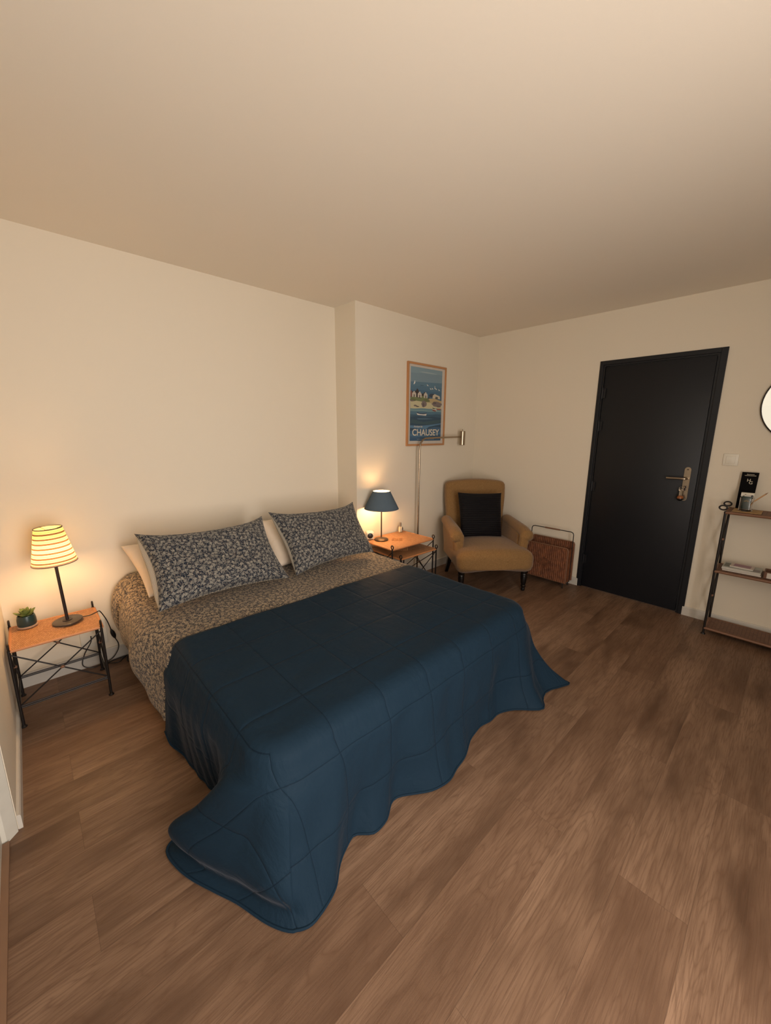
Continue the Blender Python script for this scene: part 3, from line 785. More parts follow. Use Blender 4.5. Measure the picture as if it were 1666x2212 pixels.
bm = B(); lathe(bm, [(.012, -.03), (.013, -.01), (.026, .02), (.029, .04), (.022, .06), (.008, .068)], (0, 0, 0), 24); o = obj('bulb', bm, M['bulb'], lamp); o.location = (0, 0, .380)
# cable with switch
bm = B()
def T(pts, r=.0028, n=8): tube(bm, smoothpath(pts, n), r, 8)
T([(LX+.064, LY+.0, LTZ+.008), (.345, -.238, .424), (.378, -.235, .432), (.398, -.16, .40), (.428, -.10, .31), (.446, -.06, .225)])
T([(.462, -.045, .155), (.474, -.05, .115), (.468, -.05, .075), (.44, -.035, .025), (.40, -.03, .006), (.33, -.045, .005), (.285, -.03, .03), (.30, -.016, .09), (.34, -.016, .16), (.345, -.016, .20)])
cb = obj('lamp_cable', bm, M['blackplastic'], lamp); cb.matrix_parent_inverse = LINV
bm = B(); tube(bm, smoothpath([(.446, -.06, .225), (.452, -.055, .20), (.458, -.05, .175), (.462, -.045, .155)], 4), [.004, .007, .0095, .011, .012, .012, .012, .012, .011, .0095, .008, .006, .004], 10)
sc = obj('inline_switch', bm, M['blackplastic'], lamp); sc.matrix_parent_inverse = LINV
bm = B(); tube(bm, smoothpath([(.405, -.05, .006), (.46, -.08, .006), (.49, -.045, .006), (.515, -.03, .006), (.502, -.10, .006), (.53, -.12, .006), (.60, -.12, .006)], 8), .003, 8)
tube(bm, smoothpath([(.39, -.045, .006), (.46, -.03, .006), (.54, -.025, .006), (.64, -.03, .006)], 6), .003, 8)
o = obj('floor_cable', bm, M['blackplastic'])
tag(o, 'black cable looping on the floor beside the left end of the bed', 'cable')

# succulent
pot = empty('potted_succulent', (.082, -.150, LTZ+.003), label='small green succulent in dark teal pot on the left side table', cat='plant')
bm = B(); lathe(bm, [(.040, 0), (.043, .003), (.043, .008), (.040, .010)], (0, 0, 0), 32); o = obj('saucer', bm, M['terracotta'], pot)
bm = B(); lathe(bm, [(.038, .010), (.0405, .020), (.0395, .045), (.036, .064), (.033, .066), (.032, .055), (.0, .055)], (0, 0, 0), 36, cap=False); obj('pot', bm, M['teal'], pot)
bm = B(); lathe(bm, [(.0, .058), (.0325, .056)], (0, 0, 0), 24, cap=False); obj('soil', bm, M['soil'], pot)
def leafm(bm, ang, tilt, L, Wd, z0, r0=.006):
    n = 8; rows_ = []
    for k in range(n+1):
        t_ = k/n; wdt = Wd*(math.sin(PI*min(1, t_*.92+.08))**.7)*(1 if t_ < .98 else .2); bend = tilt+.25*t_
        rr_ = r0+L*t_*math.cos(tilt); zz = z0+L*t_*math.sin(tilt)+.010*t_*t_
        c, s = math.cos(ang), math.sin(ang); ring_ = []
        for m_ in range(8):
            a = 2*PI*m_/8; wo = math.cos(a)*wdt; to = math.sin(a)*wdt*.30-abs(math.cos(a))*(-wdt*.35)
            ring_.append(bm.verts.new(((rr_)*c-wo*s-to*math.sin(tilt)*c, rr_*s+wo*c-to*math.sin(tilt)*s, zz+to*math.cos(tilt))))
        rows_.append(ring_)
    for a, b in zip(rows_, rows_[1:]):
        for k in range(8): bm.faces.new((a[k], a[(k+1) % 8], b[(k+1) % 8], b[k]))
    bm.faces.new(rows_[0][::-1]); bm.faces.new(rows_[-1])
bm = B()
for k in range(5): leafm(bm, k*2*PI/5+.5, .45, .048, .014, .058)
for k in range(5): leafm(bm, k*2*PI/5+1.1, .85, .038, .013, .062, .003)
for k in range(3): leafm(bm, k*2*PI/3+.2, 1.25, .028, .010, .064, .001)
obj('leaves', bm, M['succulent'], pot, 60)

# ---------------------------------------------------------------- right lamp and small things on the nesting table
RX, RY = 2.425, -.415
lamp2 = empty('blue_table_lamp', (RX, RY, RT+.003), label='lit table lamp with blue-grey cone shade and thin bronze stem, right of bed', cat='lamp')
bm = B(); lathe(bm, [(.062, 0), (.064, .004), (.055, .012), (.025, .020), (.008, .024)], (0, 0, 0), 40); obj('base', bm, M['bronze'], lamp2)
bm = B(); lathe(bm, [(.006, .022), (.006, .33)], (0, 0, 0), 14); obj('stem', bm, M['bronze'], lamp2)
bm = shade(.152, .075, .155, 0, None); o = obj('lamp_shade', bm, M['shade_blue'], lamp2); o.location = (0, 0, .282)
md = o.modifiers.new('t', 'SOLIDIFY'); md.thickness = .0015; md.offset = -1
bm = shade(.1495, .0725, .154, 0, None); o = obj('shade_lining', bm, M['shade_in'], lamp2); o.location = (0, 0, .2825)
bm = B(); lathe(bm, [(.011, -.03), (.012, -.01), (.024, .02), (.026, .04), (.020, .055), (.008, .062)], (0, 0, 0), 24); o = obj('bulb', bm, M['bulb'], lamp2); o.location = (0, 0, .315)
pb = empty('perfume_bottle', (2.735, -.345, RT+.003), label='small clear spray bottle with silver cap at back of nesting table', cat='bottle')
bm = B(); rbox(bm, 0, 0, .028, .036, .022, .054, .006, 6); obj('bottle_body', bm, plain('frosted_bottle_glass', (225, 210, 175), .15), pb)
bm = B(); lathe(bm, [(.006, .054), (.006, .062), (.0085, .062), (.0085, .094), (.007, .096)], (0, 0, 0), 20); obj('cap', bm, M['steel'], pb)
obj('bottle_label', bx(B(), -.010, .010, -.0122, -.0108, .016, .042), M['paper'], pb)
ck = empty('cube_speaker', (2.362, -.328, RT+.003), label='small white rounded cube with round black face between pillow and blue lamp', cat='speaker')
ck.rotation_euler = (0, 0, -.55)
bm = B(); rbox(bm, 0, 0, .036, .072, .072, .072, .018, 10); obj('case', bm, M['plastic'], ck)
bm = B(); lathe(bm, [(.0, .004), (.020, .003), (.026, .0), (.026, -.004)], (0, 0, 0), 28, cap=False)
for v in bm.verts: v.co = Vector((v.co.x, -.0355-v.co.z, .036+v.co.y))
obj('black_face', bm, M['blackplastic'], ck)
bm = B(); ring(bm, (0, -.036, .036), .027, .0022, 'Y', 28); obj('face_ring', bm, M['plastic'], ck)

# ---------------------------------------------------------------- floor lamp
fl = empty('floor_lamp', (2.965, -.362, 0), label='slim satin nickel reading lamp with curved arm behind the nesting tables', cat='floor lamp')
bm = B(); lathe(bm, [(.085, 0), (.085, .012), (.010, .018)], (0, 0, 0), 40)
obj('base', bm, M['nickel'], fl)
bm = B(); pz = [(0, 0, .015), (0, 0, .6), (0, 0, 1.20), (-.002, 0, 1.29), (.012, 0, 1.35), (.055, 0, 1.392), (.115, 0, 1.402), (.40, 0, 1.408), (.655, 0, 1.412)]
path = [Vector(pz[0]), Vector(pz[2])]+smoothpath(pz[3:7], 6)+[Vector(pz[8])]
tube(bm, path, .0085, 12); obj('pole', bm, M['nickel'], fl)
bm = B(); lathe(bm, [(.027, 1.325), (.030, 1.328), (.030, 1.468), (.026, 1.472), (.0, 1.472)], (.672, 0, 0), 28, cap=False)
lathe(bm, [(.026, 1.330), (.026, 1.45)], (.672, 0, 0), 24, cap=False); obj('lamp_head', bm, M['nickel'], fl)
bm = B(); tube(bm, [(.672, 0, 1.47), (.672, 0, 1.492)], .003, 8); obj('toggle', bm, M['nickel'], fl)

# ---------------------------------------------------------------- poster
PW0, PW1, PZ0, PZ1 = 2.860, 3.420, 1.327, 2.091
po = empty('framed_poster', ((PW0+PW1)/2, -D, PZ0), label='framed seaside travel poster with blue sea and CHAUSEY lettering on the back wall', cat='poster')
pw, ph = (PW1-PW0)/2, PZ1-PZ0; ft = .018
bm = B(); bx(bm, -pw, -pw+ft, -.020, 0, 0, ph, bev=.002); bx(bm, pw-ft, pw, -.020, 0, 0, ph, bev=.002)
bx(bm, -pw+ft, pw-ft, -.020, 0, 0, ft, bev=.002); bx(bm, -pw+ft, pw-ft, -.020, 0, ph-ft, ph, bev=.002)
obj('frame', bm, M['oakframe'], po)
obj('mount', bx(B(), -pw+ft, pw-ft, -.010, -.001, ft, ph-ft), M['paper'], po)
ax0, ax1, az0, az1 = 2.904-3.14, 3.362-3.14, 1.375-PZ0, 2.053-PZ0
cols = {}
mats = []
def mcol(c):
    g = sum(c)/3; c = tuple(int(.72*v+.28*g)-4 for v in c)
    if c not in cols:
        t = NT('print_%02x%02x%02x' % c); co = t.coord()
        cols[c] = len(mats); mats.append(t.fin(t.mix(t.math('MULTIPLY', t.noise(co, 90, 2), .12), lin(c), lin([v*.85 for v in c])), .7))
    return cols[c]
bm = B(); layer_ = [0]
def art(c, pts):
    layer_[0] += 1; yy = -.0103-.00006*layer_[0]
    P_ = [Vector((ax0+(ax1-ax0)*u, yy, az1-(az1-az0)*v)) for u, v in pts]
    f = polyf(bm, P_, mcol(c))
def band(c, vl, vr, v2=1.0, wob=.0, ph_=0):
    top = [(k/16, vl+(vr-vl)*k/16+wob*math.sin(k*.8+ph_)) for k in range(17)]
    art(c, top+[(1, v2), (0, v2)])
def blob(c, cu, cv, ru, rv, n=14, sq=1):
    art(c, [(cu+ru*math.cos(2*PI*k/n)*(1+.12*math.sin(3*k)), cv+rv*math.sin(2*PI*k/n)*(1+.12*math.cos(5*k))) for k in range(n)])
band((126, 160, 176), 0, 0); band((118, 152, 170), .08, .06, wob=.004)
blob((160, 180, 186), .55, .055, .28, .006)
band((84, 130, 158), .20, .17); band((76, 122, 152), .25, .235, wob=.003); band((66, 112, 146), .30, .30, wob=.004)
blob((60, 92, 116), .35, .235, .06, .004); art((236, 232, 220), [(.09, .225), (.13, .175), (.14, .21), (.10, .235)])
for u, v in ((.50, .22), (.60, .265), (.66, .26), (.78, .258), (.88, .268)):
    art((232, 228, 214), [(u, v-.012), (u+.05, v+.008), (u+.045, v+.014), (u+.01, v+.008)])
art((230, 226, 214), [(.755, .22), (.762, .22), (.775, .262), (.75, .262)])
band((196, 172, 120), .395, .43, wob=.004); band((202, 190, 140), .44, .47, wob=.006)
art((70, 60, 60), [(.0, .34), (.05, .325), (.10, .335), (.17, .31), (.20, .28), (.24, .30), (.26, .34), (.40, .345), (.42, .32), (.50, .33), (.52, .40), (.0, .42)])
art((150, 92, 80), [(.0, .33), (.03, .31), (.05, .34), (.04, .40), (.0, .40)])
art((122, 138, 84), [(0, .405), (.14, .395), (.3, .41), (.36, .375), (.5, .38), (.55, .42), (.62, .45), (.45, .455), (.25, .45), (0, .455)])
for u, s_ in ((.05, 1), (.22, 1), (.41, .95)):
    art((206, 196, 178), [(u, .40), (u, .352), (u+.06*s_, .318), (u+.12*s_, .352), (u+.12*s_, .40)])
    art((88, 78, 66), [(u+.045, .40), (u+.045, .365), (u+.075, .365), (u+.075, .40)])
    art((60, 66, 74), [(u+.05, .347), (u+.06, .337), (u+.07, .347)])
art((66, 76, 92), [(.57, .36), (.62, .335), (.74, .332), (.70, .385), (.58, .378)])
art((206, 192, 160), [(.69, .395), (.70, .355), (.76, .333), (.84, .345), (.93, .358), (.95, .40)])
art((90, 92, 84), [(.78, .398), (.79, .368), (.87, .372), (.87, .402)])
art((70, 76, 60), [(.54, .40), (.57, .385), (.60, .392), (.60, .41), (.56, .415)])
art((196, 168, 112), [(.56, .405), (.75, .398), (1, .425), (1, .45), (.6, .44)])
art((208, 198, 148), [(0, .45), (.2, .448), (.35, .46), (.6, .465), (1, .50), (1, .555), (0, .56)])
blob((112, 122, 72), .08, .44, .09, .02); blob((112, 122, 72), .50, .435, .10, .02)
blob((132, 116, 112), .42, .485, .085, .045); blob((108, 94, 94), .40, .50, .03, .028)
blob((132, 116, 112), .84, .475, .17, .035); blob((108, 94, 94), .76, .46, .06, .018); blob((120, 104, 102), .90, .505, .08, .012)
blob((128, 114, 104), .15, .515, .05, .011); blob((108, 96, 90), .22, .525, .05, .008); blob((128, 114, 104), .05, .452, .06, .01)
band((104, 150, 160), .555, .535, wob=.003); band((140, 172, 170), .575, .572, .58, wob=.002); band((76, 124, 152), .592, .585, wob=.003)
art((206, 200, 186), [(.67, .53), (.72, .54), (.84, .548), (.83, .575), (.70, .568)]); art((150, 70, 56), [(.68, .55), (.83, .565), (.80, .58), (.71, .573)])
art((60, 96, 66), [(.69, .528), (.78, .535), (.77, .548), (.70, .542)]); art((176, 86, 66), [(.83, .535), (.98, .535), (.97, .555), (.84, .552)])
band((58, 98, 128), .635, .618, wob=.004); band((50, 84, 112), .665, .66, wob=.006, ph_=2)
art((66, 84, 112), [(.19, .60), (.30, .613), (.42, .612), (.52, .603), (.50, .625), (.22, .627)]); art((226, 222, 210), [(.19, .616), (.30, .628), (.42, .628), (.51, .618), (.49, .645), (.22, .640)])
art((96, 140, 168), [(.2, .69), (.5, .685), (.75, .683), (.5, .694), (.25, .698)])
art((62, 96, 108), [(.05, .70), (.4, .735), (.75, .71), (1, .69), (1, .735), (.6, .77), (.2, .765), (0, .75)])
art((82, 134, 174), [(0, .785), (.3, .79), (.6, .775), (1, .745), (1, .76), (.6, .80), (.5, .835), (0, .82)])
band((58, 104, 146), .85, .80, wob=.01, ph_=1); art((74, 122, 160), [(0, .90), (.4, .93), (1, .88), (1, .90), (.5, .955), (0, .93)])
band((54, 96, 138), .955, .95, wob=.004)
yy_text = -.0103-.00006*(layer_[0]+4)
obj('artwork', bm, mats, po, 0)
def text_mesh(body, size, mat, parent, loc, rot, name='lettering', shear=0, sx=1, ext=.0002, bold=0, align='LEFT'):
    cu = bpy.data.curves.new(name, 'FONT'); cu.body = body; cu.size = size; cu.shear = shear; cu.extrude = ext; cu.align_x = align
    cu.offset = bold
    to = bpy.data.objects.new(name, cu); COL.objects.link(to)
    bpy.context.view_layer.update(); dg = bpy.context.evaluated_depsgraph_get()
    me = bpy.data.meshes.new_from_object(to.evaluated_get(dg)); bpy.data.objects.remove(to)
    me.materials.clear(); me.materials.append(mat)
    o = bpy.data.objects.new(name, me); o.location = loc; o.rotation_euler = rot; o.scale = (sx, 1, 1); link(o, parent); return o
M['cream_ink'] = plain('cream_ink', (222, 212, 190), .7)
aw, ah = ax1-ax0, az1-az0
o = text_mesh('CHAUSEY', .083, M['cream_ink'], po, (ax0+aw*.065, yy_text, az1-ah*.925), (PI/2, 0, 0), bold=.0012)
bpy.context.view_layer.update(); o.scale = (aw*.87/o.dimensions.x, (ah*.093)/o.dimensions.y, 1)
o = text_mesh('Archipel de', .026, M['cream_ink'], po, (ax0+aw*.11, yy_text, az1-ah*.812), (PI/2, 0, .0), shear=.4)
bm = B(); 
for k in range(14): bx(bm, ax0+aw*(.22+k*.04), ax0+aw*(.25+k*.04), yy_text-.0002, yy_text, az1-ah*.978, az1-ah*.975)
obj('small_print', bm, M['cream_ink'], po, 0)

# ---------------------------------------------------------------- armchair
OX, OY, RZ = 3.21, -1.10, math.atan2(-.62, .785)
ch = empty('armchair', (OX, OY, 0), RZ, label='mustard tweed armchair with rolled arms and black turned legs in the corner', cat='armchair')
def seatf(p):
    x, y, z = p
    dome = .045*math.cos(min(1, abs(x)/.36)*PI/2)*math.cos(min(1, abs(y-.25)/.40)*PI/2)
    if z > .31: z += dome
    f = (y-.30)/.36; wd = 1+.04*max(0, -f)-.08*max(0, f); x *= wd
    if y < .05: y -= .035*math.cos(min(1, abs(x)/.36)*PI/2)*(1 if z > .24 else .3)
    if z < .24 and y < .1: y += (.24-z)*.5; z += .012*math.cos(x*9)
    return (x, y, z)
bm = B(); rbox(bm, 0, .285, .300, .70, .66, .20, .075, 18, seatf); obj('seat', bm, M['tweed'], ch, 180)
def backf(p):
    x, y, z = p
    k = (z-.25)/.72
    y += .10*k+.012*math.sin(k*PI)
    x *= .93+.07*sstep(.35, .8, k)
    z += (.030*(1-(x/.32)**2) if z > .9 else 0)
    if y < .60+.1*k: y += -.015*math.cos(min(1, abs(x)/.3)*PI/2)
    return (x, y, z)
bm = B(); rbox(bm, 0, .625, .60, .645, .115, .70, .045, 18, backf); obj('backrest', bm, M['tweed'], ch, 180)
for sgn in (-1, 1):
    bm = B()
    # side panel
    def sidef(p, sgn=sgn):
        x, y, z = p
        k = 1-sstep(.12, .5, y)
        z += (-.04*k+.02) if z > .4 else 0
        y -= (-.03*sstep(.2, .45, z)*k) if y < .2 else 0
        x += sgn*.015*sstep(.30, .5, z)
        return (x, y, z)
    rbox(bm, sgn*.300, .37, .385, .085, .50, .34, .035, 14, sidef)
    # roll
    n = 34; seg = 28; rings_ = []
    for k in range(n+1):
        t_ = k/n; y = .085+.56*t_
        r = .062-.010*t_; e = min(t_, .06)/.06; r *= (.25+.75*math.sqrt(max(0, 1-(1-e)**2)))
        e2 = min(1-t_, .1)/.1; r *= .55+.45*e2
        cz = .530+.045*t_-.022*(1-sstep(0, .25, t_)); cx = sgn*(.335-.012*t_)
        rg = []
        for m_ in range(seg):
            a = 2*PI*m_/seg; gat = 1+(.05*math.sin(a*11)*math.exp(-(t_/.12)**2))
            rg.append(bm.verts.new((cx+math.cos(a)*r*gat, y+.0*a, cz+math.sin(a)*r*.88*gat)))
        rings_.append(rg)
    for a, b in zip(rings_, rings_[1:]):
        for m_ in range(seg): bm.faces.new((a[m_], a[(m_+1) % seg], b[(m_+1) % seg], b[m_]))
    bm.faces.new(rings_[0][::-1]); bm.faces.new(rings_[-1])
    # gathered front of the arm, narrowing down to the seat
    def frontf(p, sgn=sgn):
        x, y, z = p; k = (z-.27)/.27
        cx = sgn*.30; x = cx+(x-cx)*(.72+.35*k)+sgn*.018*k
        y += .004*math.sin(z*150+x*40)+.02*(1-k)
        return (x, y, z)
    rbox(bm, sgn*.300, .125, .405, .095, .07, .27, .032, 14, frontf)
    obj('armrest', bm, M['tweed'], ch, 180)
def turned(x, y, h):
    return lathe(B(), [(.014, 0), (.018, .01), (.014, .03), (.022, .04), (.024, .05), (.018, .058), (.024, .075), (.030, .14), (.027, .155), (.032, .163), (.028, .172), (.032, .185), (.032, h)], (x, y, 0), 20)
for x, y in ((-.30, .045), (.30, .045)): obj('leg', turned(x, y, .225), M['blackwood'], ch)
for x in (-.28, .28):
    bm = B(); vs0 = []
    for (cx, cy, hw, z) in ((x*1.08, .60, .015, 0), (x*1.03, .56, .019, .12), (x, .53, .022, .24)):
        vs0.append([bm.verts.new((cx+a*hw, cy+b*hw, z)) for a, b in ((-1, -1), (1, -1), (1, 1), (-1, 1))])
    for a, b in zip(vs0, vs0[1:]):
        for k in range(4): bm.faces.new((a[k], a[(k+1) % 4], b[(k+1) % 4], b[k]))
    bm.faces.new(vs0[0][::-1]); bm.faces.new(vs0[-1]); obj('leg', bm, M['blackwood'], ch)
cR, sR = math.cos(RZ), math.sin(RZ)
def cw(x, y, z): return (OX+x*cR-y*sR, OY+x*sR+y*cR, z)
nn = (cw(0, -.93, 0)[0]-OX, cw(0, -.93, 0)[1]-OY, .32)
add_pillow('cushion', 'square black ribbed faux fur cushion standing on the mustard armchair', [M['fur']],
           cw(-.245, .485, .870), cw(.205, .485, .862), cw(-.222, .385, .435), cw(.195, .385, .435), .060, nn, cat='cushion', rib=.0075, n=120, pinch=.008, seed=40)

# ---------------------------------------------------------------- magazine rack
mr = empty('magazine_rack', (3.865, -1.30, 0), label='brown wicker magazine rack with iron carrying handle between armchair and door', cat='magazine rack')
def ribs(bm, x, y0, y1, z0, z1, pitch, amp, face=-1, axis='y', flare=0):
    nyy = int(abs(y1-y0)/pitch*8); nz = 6
    P_ = np.zeros((nyy+1, nz+1, 3))
    for i in range(nyy+1):
        t_ = i/nyy; d = amp*abs(math.sin(PI*t_*abs(y1-y0)/pitch))**.6
        for j in range(nz+1):
            z = z0+(z1-z0)*j/nz; yv = y0+(y1-y0)*t_
            if axis == 'y': P_[i, j] = (x+face*d, yv, z)
            else: P_[i, j] = (yv, x+face*d, z)
    gridsurf(bm, P_)
zf, zb = .395, .435
for nm, x, zt in (('front_panel', -.068, zf), ('back_panel', .068, zb)):
    bm = B(); bx(bm, x-.003, x+.003, -.20, .20, .055, zt); ribs(bm, x-.003, -.20, .20, .058, zt-.004, .0185, .005)
    if nm == 'front_panel':
        for rrw in range(-4, 5):
            cnt = 9-2*abs(rrw)
            for k in range(cnt): rbox(bm, x-.0085, (k-(cnt-1)/2)*.0185, .215+rrw*.014, .008, .014, .011, .0035, 2)
    p_ = obj(nm, bm, M['wicker'], mr)
    bm = B(); pts = [(x, -.205, .055), (x, -.205, zt-.02), (x, -.198, zt-.004), (x, -.185, zt), (x, .185, zt), (x, .198, zt-.004), (x, .205, zt-.02), (x, .205, .055), (x, -.205, .055)]
    tube(bm, pts, .006, 8); obj('rim', bm, M['rattan_rim_dark'], p_)
for s_ in (-1, 1):
    bm = B(); bx(bm, -.068, .068, s_*.198-.003, s_*.198+.003, .055, .385); ribs(bm, s_*.201, -.066, .066, .058, .38, .017, .004, s_, 'x')
    obj('end_panel', bm, M['wicker'], mr)
bm = B(); bx(bm, -.068, .068, -.2, .2, .052, .060); obj('bottom', bm, M['wicker'], mr)
bm = B(); yh = .205
pts = [(.02, -yh, .05), (.02, -yh, .50)]+smoothpath([(.02, -yh, .515), (.02, -yh+.008, .533), (.02, -yh+.028, .541)], 5)+smoothpath([(.02, yh-.028, .541), (.02, yh-.008, .533), (.02, yh, .515)], 5)+[(.02, yh, .50), (.02, yh, .05)]
tube(bm, pts, .0042, 8); obj('handle', bm, M['iron'], mr)
bm = B(); tube(bm, [(.02, -.075, .541), (.02, -.07, .541), (.02, .07, .541), (.02, .075, .541)], [.005, .0075, .0075, .005], 10); obj('handle_grip', bm, M['rattan_rim_dark'], mr)
for x in (-.06, .06):
    for y in (-.18, .18):
        bm = B(); tube(bm, [(x, y, .056), (x*1.05, y, .003)], .005, 8); lathe(bm, [(.008, 0), (.007, .008)], (x*1.05, y, 0), 10); obj('foot', bm, M['iron'], mr)

# ---------------------------------------------------------------- shelf unit
shx0, shx1, shy0, shy1 = 3.715, 3.945, -2.558, -3.42
se = empty('shelf_unit', (shx0, shy0, 0), label='black iron shelf unit with three rattan shelves right of the dark door', cat='shelf')
wS, dS = shx1-shx0, shy1-shy0
for z in (.052, .495, .925):
    bm = B(); bx(bm, .004, wS-.004, dS+.004, -.004, z-.010, z+.001); s_ = obj('shelf', bm, M['rattan_shelf'], se)
    bm = B(); c4 = [(0, 0, z-.005), (wS, 0, z-.005), (wS, dS, z-.005), (0, dS, z-.005)]
    for k in range(4): tube(bm, [c4[k], c4[(k+1) % 4]], .0095, 8)
    obj('rim', bm, M['rattan_rim_dark'], s_)
for x in (0, wS):
    for y in (0, dS):
        bm = B(); tube(bm, [(x, y, .004), (x, y, .93)], .0075, 10); lathe(bm, [(.015, 0), (.013, .006), (.008, .012)], (x, y, 0), 12); obj('post', bm, M['iron'], se)
        bm = B()
        sgn = 1 if y == 0 else -1
        ring(bm, (x, y+sgn*.016, .953), .021, .0052, 'X', sz=.72); obj('loop_finial', bm, M['iron'], se)
for y in (0, dS):
    for z0, z1 in ((.06, .485), (.50, .915)):
        bm = B(); tube(bm, [(0, y, z0), (wS, y, z1)], .0055, 8); tube(bm, [(wS, y, z0), (0, y, z1)], .0055, 8)
        o = obj('cross_brace', bm, M['iron'], se)
        bm = B(); rbox(bm, wS/2, y, (z0+z1)/2, .026, .020, .018, .007, 2); obj('knot_binding', bm, M['rattan_rim_dark'], o)
ZS, ZM = .927, .497
# things on the top shelf
o = obj('paper_mat', bx(B(), 3.755, 3.925, -2.735, -2.585, ZS+.0005, ZS+.003), plain('kraft_paper', (186, 152, 104), .8)); tag(o, 'tan kraft paper sheet under the glass on the top shelf', 'paper')
gl = empty('glass_tumbler', (3.835, -2.648, ZS+.0045), label='clear square glass tumbler holding a green packet on the top shelf', cat='glass')
bm = B()
def sq(r, z): 
    return [bm.verts.new((math.copysign(abs(math.cos(a))**.5, math.cos(a))*r, math.copysign(abs(math.sin(a))**.5, math.sin(a))*r, z)) for a in [2*PI*(k+.5)/32 for k in range(32)]]
rs = [sq(.034, 0), sq(.037, .004), sq(.037, .092), sq(.0345, .092), sq(.0345, .012)]
for a, b in zip(rs, rs[1:]):
    for k in range(32): bm.faces.new((a[k], a[(k+1) % 32], b[(k+1) % 32], b[k]))
bm.faces.new(rs[0][::-1]); bm.faces.new(rs[-1]); obj('tumbler_wall', bm, M['glass'], gl)
pk = empty('green_packet', (3.832, -2.646, ZS+.018), label='dark green sachet with small gold emblem inside the glass tumbler', cat='sachet')
obj('sachet', bx(B(), -.008, .006, -.024, .024, 0, .088, bev=.002), plain('dark_green_foil', (22, 50, 44), .4), pk)
bm = B()
for k in range(9):
    a = PI*k/8; tube(bm, [(-.0085, math.cos(a)*.004, .052+math.sin(a)*.004), (-.0085, math.cos(a)*.014, .052+math.sin(a)*.012)], .0009, 5)
obj('gold_emblem', bm, plain('gold_ink', (190, 160, 90), .4, .4), pk)
obj('white_card_edge', bx(B(), -.009, .004, -.018, .016, .088, .098), M['paper'], pk)
tb_ = empty('white_tube', (3.855, -2.645, ZS+.155), label='small white tube lying across the top of the glass tumbler', cat='tube')
bm = B(); tube(bm, [(0, -.034, 0), (0, .034, 0)], .0165, 16); obj('tube_body', bm, M['plastic'], tb_)
tb_.location.z = ZS+.0045+.092+.0165
bm = B(); bx(bm, -.0175, -.0145, .008, .014, -.010, .006); bx(bm, -.0175, -.0140, -.030, -.010, -.008, .002); obj('black_marking', bm, M['blackplastic'], tb_)
pc = empty('pencil', (3.84, -2.672, ZS+.07), label='plain wooden pencil leaning out of the glass tumbler', cat='pencil')
bm = B(); tube(bm, [(0, .012, -.045), (-.005, -.012, .005), (-.02, -.062, .062)], .0042, 6); obj('shaft', bm, plain('raw_pencil_wood', (204, 160, 112), .6), pc)
bm = B(); tube(bm, [(-.02, -.062, .062), (-.0235, -.073, .075)], [.0042, .0008], 6); obj('point', bm, plain('pencil_cone', (150, 112, 80), .6), pc)
br_ = empty('black_brochure', (3.925, -2.633, ZS+.0015), label='black brochure with cream monogram standing against wall on the top shelf', cat='brochure')
bm = B(); vs = [(-.0, .046, .0), (-.0, -.040, .0), (.030, -.044, .262), (.030, .046, .262)]
for th_ in (0, .003): pass
f0 = [bm.verts.new(v) for v in vs]; f1 = [bm.verts.new((v[0]+.003, v[1], v[2])) for v in vs]
bm.faces.new(f0); bm.faces.new(f1[::-1])
for k in range(4): bm.faces.new((f0[k], f0[(k+1) % 4], f1[(k+1) % 4], f1[k]))
obj('cover', bm, plain('black_card', (12, 10, 11), .8, spec=.1), br_, 0)
tl = math.atan2(.030, .262)
for body, size, yy, zz in (('H', .030, .014, .196), ('G', .030, .002, .180)):
    text_mesh(body, size, M['cream_ink'], br_, (zz*.030/.262-.0012, yy, zz), (PI/2+0, 0, -PI/2), 'monogram', ext=.0003)
for zz, hw in ((.246, .020), (.237, .030)):
    bm = B(); k = -hw
    while k < hw:
        L_ = .003+.004*random.random(); bx(bm, zz*.1145-.0016, zz*.1145-.0008, k, min(hw, k+L_), zz, zz+.0028+.001*random.random()); k += L_+.0014
    obj('small_print', bm, M['cream_ink'], br_, 0)
o = obj('paper_note', bx(B(), 3.83, 3.93, -2.93, -2.797, ZS+.0005, ZS+.004), M['paper']); tag(o, 'white paper at the right end of the visible top shelf', 'paper')
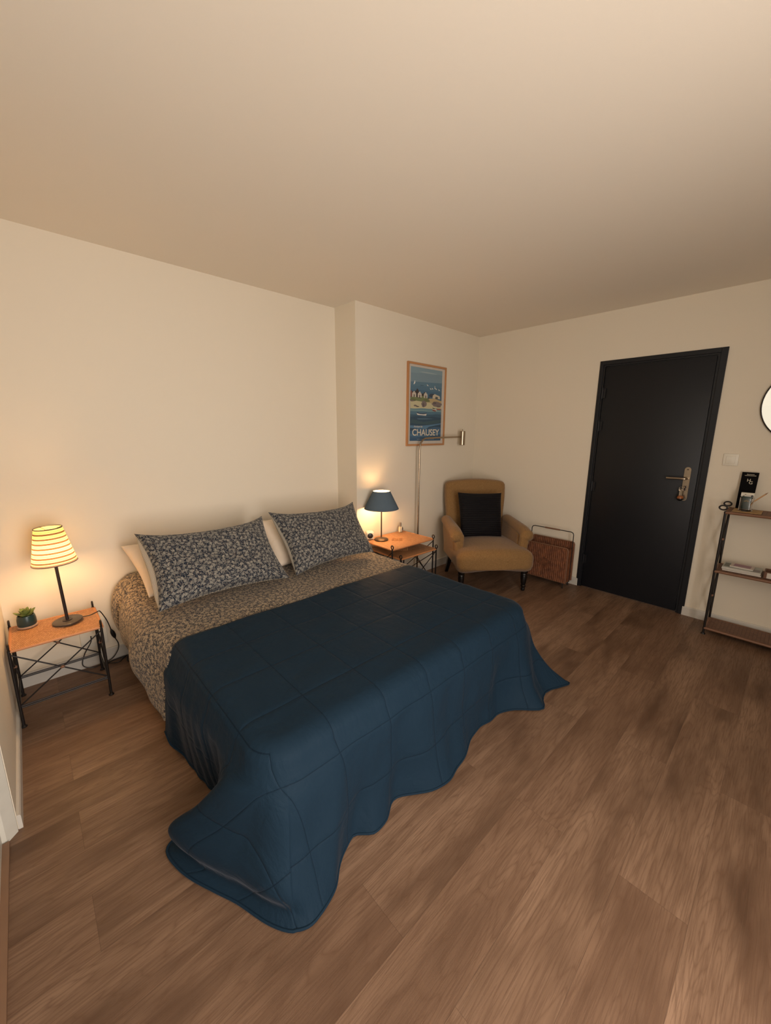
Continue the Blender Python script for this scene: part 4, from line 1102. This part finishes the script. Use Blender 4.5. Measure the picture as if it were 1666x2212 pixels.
# middle shelf
def magazine(z, dx, rz, c, label, wd=.205, dp=.155, ex=None):
    m_ = empty('magazine', (3.835+dx, -2.692, z), rz, label=label, cat='magazine', group='magazines on the middle shelf')
    obj('pages', bx(B(), -dp/2+.001, dp/2-.001, -wd/2+.001, wd/2-.001, 0, .0075), M['paper'], m_, 0)
    cm = plain('magazine_cover', c, .35)
    cv = obj('cover', bx(B(), -dp/2, dp/2, -wd/2, wd/2, .0075, .0085), cm, m_, 0)
    for (x0, x1, y0, y1, cc) in (ex or []):
        bm = B(); bx(bm, x0, x1, y0, y1, .0085, .0089); obj('cover_photo', bm, plain('cover_print', cc, .35), m_, 0)
magazine(ZM+.0015, 0, .03, (190, 186, 176), 'white-edged magazine at the bottom of the pile on the middle shelf')
magazine(ZM+.0105, .004, -.04, (150, 166, 162), 'pale green magazine in the middle of the pile on the middle shelf')
magazine(ZM+.0195, .002, -.02, (168, 172, 164), 'magazine with green and grey photos second from top of the pile', ex=[(-.05, .05, .045, .095, (66, 74, 62)), (-.06, .0, -.095, -.05, (120, 112, 112)), (-.03, .06, -.06, .02, (146, 164, 160))])
magazine(ZM+.0285, .003, -.06, (196, 180, 170), 'small brochure with pink photo topmost on the middle shelf pile', .125, .105, ex=[(-.035, .03, -.045, .045, (140, 84, 112))])
fr = empty('small_wooden_box', (3.81, -2.865, ZM+.0015), label='brown wooden box with a white card in front, right end of middle shelf', cat='box')
bm = B(); bx(bm, -.05, .05, -.055, .055, 0, .006); 
for a in (-1, 1): bx(bm, -.05, .05, a*.055-.003, a*.055+.003, .0, .045); bx(bm, a*.05-.003, a*.05+.003, -.055, .055, 0, .045)
obj('tray', bm, plain('walnut_wood', (108, 70, 46), .5), fr)
obj('card', bx(B(), -.056, -.0535, -.045, .043, .003, .040), M['paper'], fr, 0)
# mirror
mi = empty('round_mirror', (W, -2.875, 1.655), label='round mirror with thin dark frame cut by the right edge of the photo', cat='mirror')
bm = B(); lathe(bm, [(.262, .0), (.262, .020), (.256, .022), (.254, .016), (.254, .0)], (0, 0, 0), 72, cap=False)
for v in bm.verts: v.co = Vector((-v.co.z, v.co.x, v.co.y))
obj('frame', bm, M['darkmetal'], mi)
bm = B(); lathe(bm, [(.0, .012), (.2545, .012)], (0, 0, 0), 72, cap=False)
for v in bm.verts: v.co = Vector((-v.co.z, v.co.x, v.co.y))
obj('mirror_glass', bm, M['mirror'], mi)
bm = B(); ring(bm, (-.01, .19, .205), .022, .004, 'X', 20); obj('hanging_loop', bm, M['darkmetal'], mi)
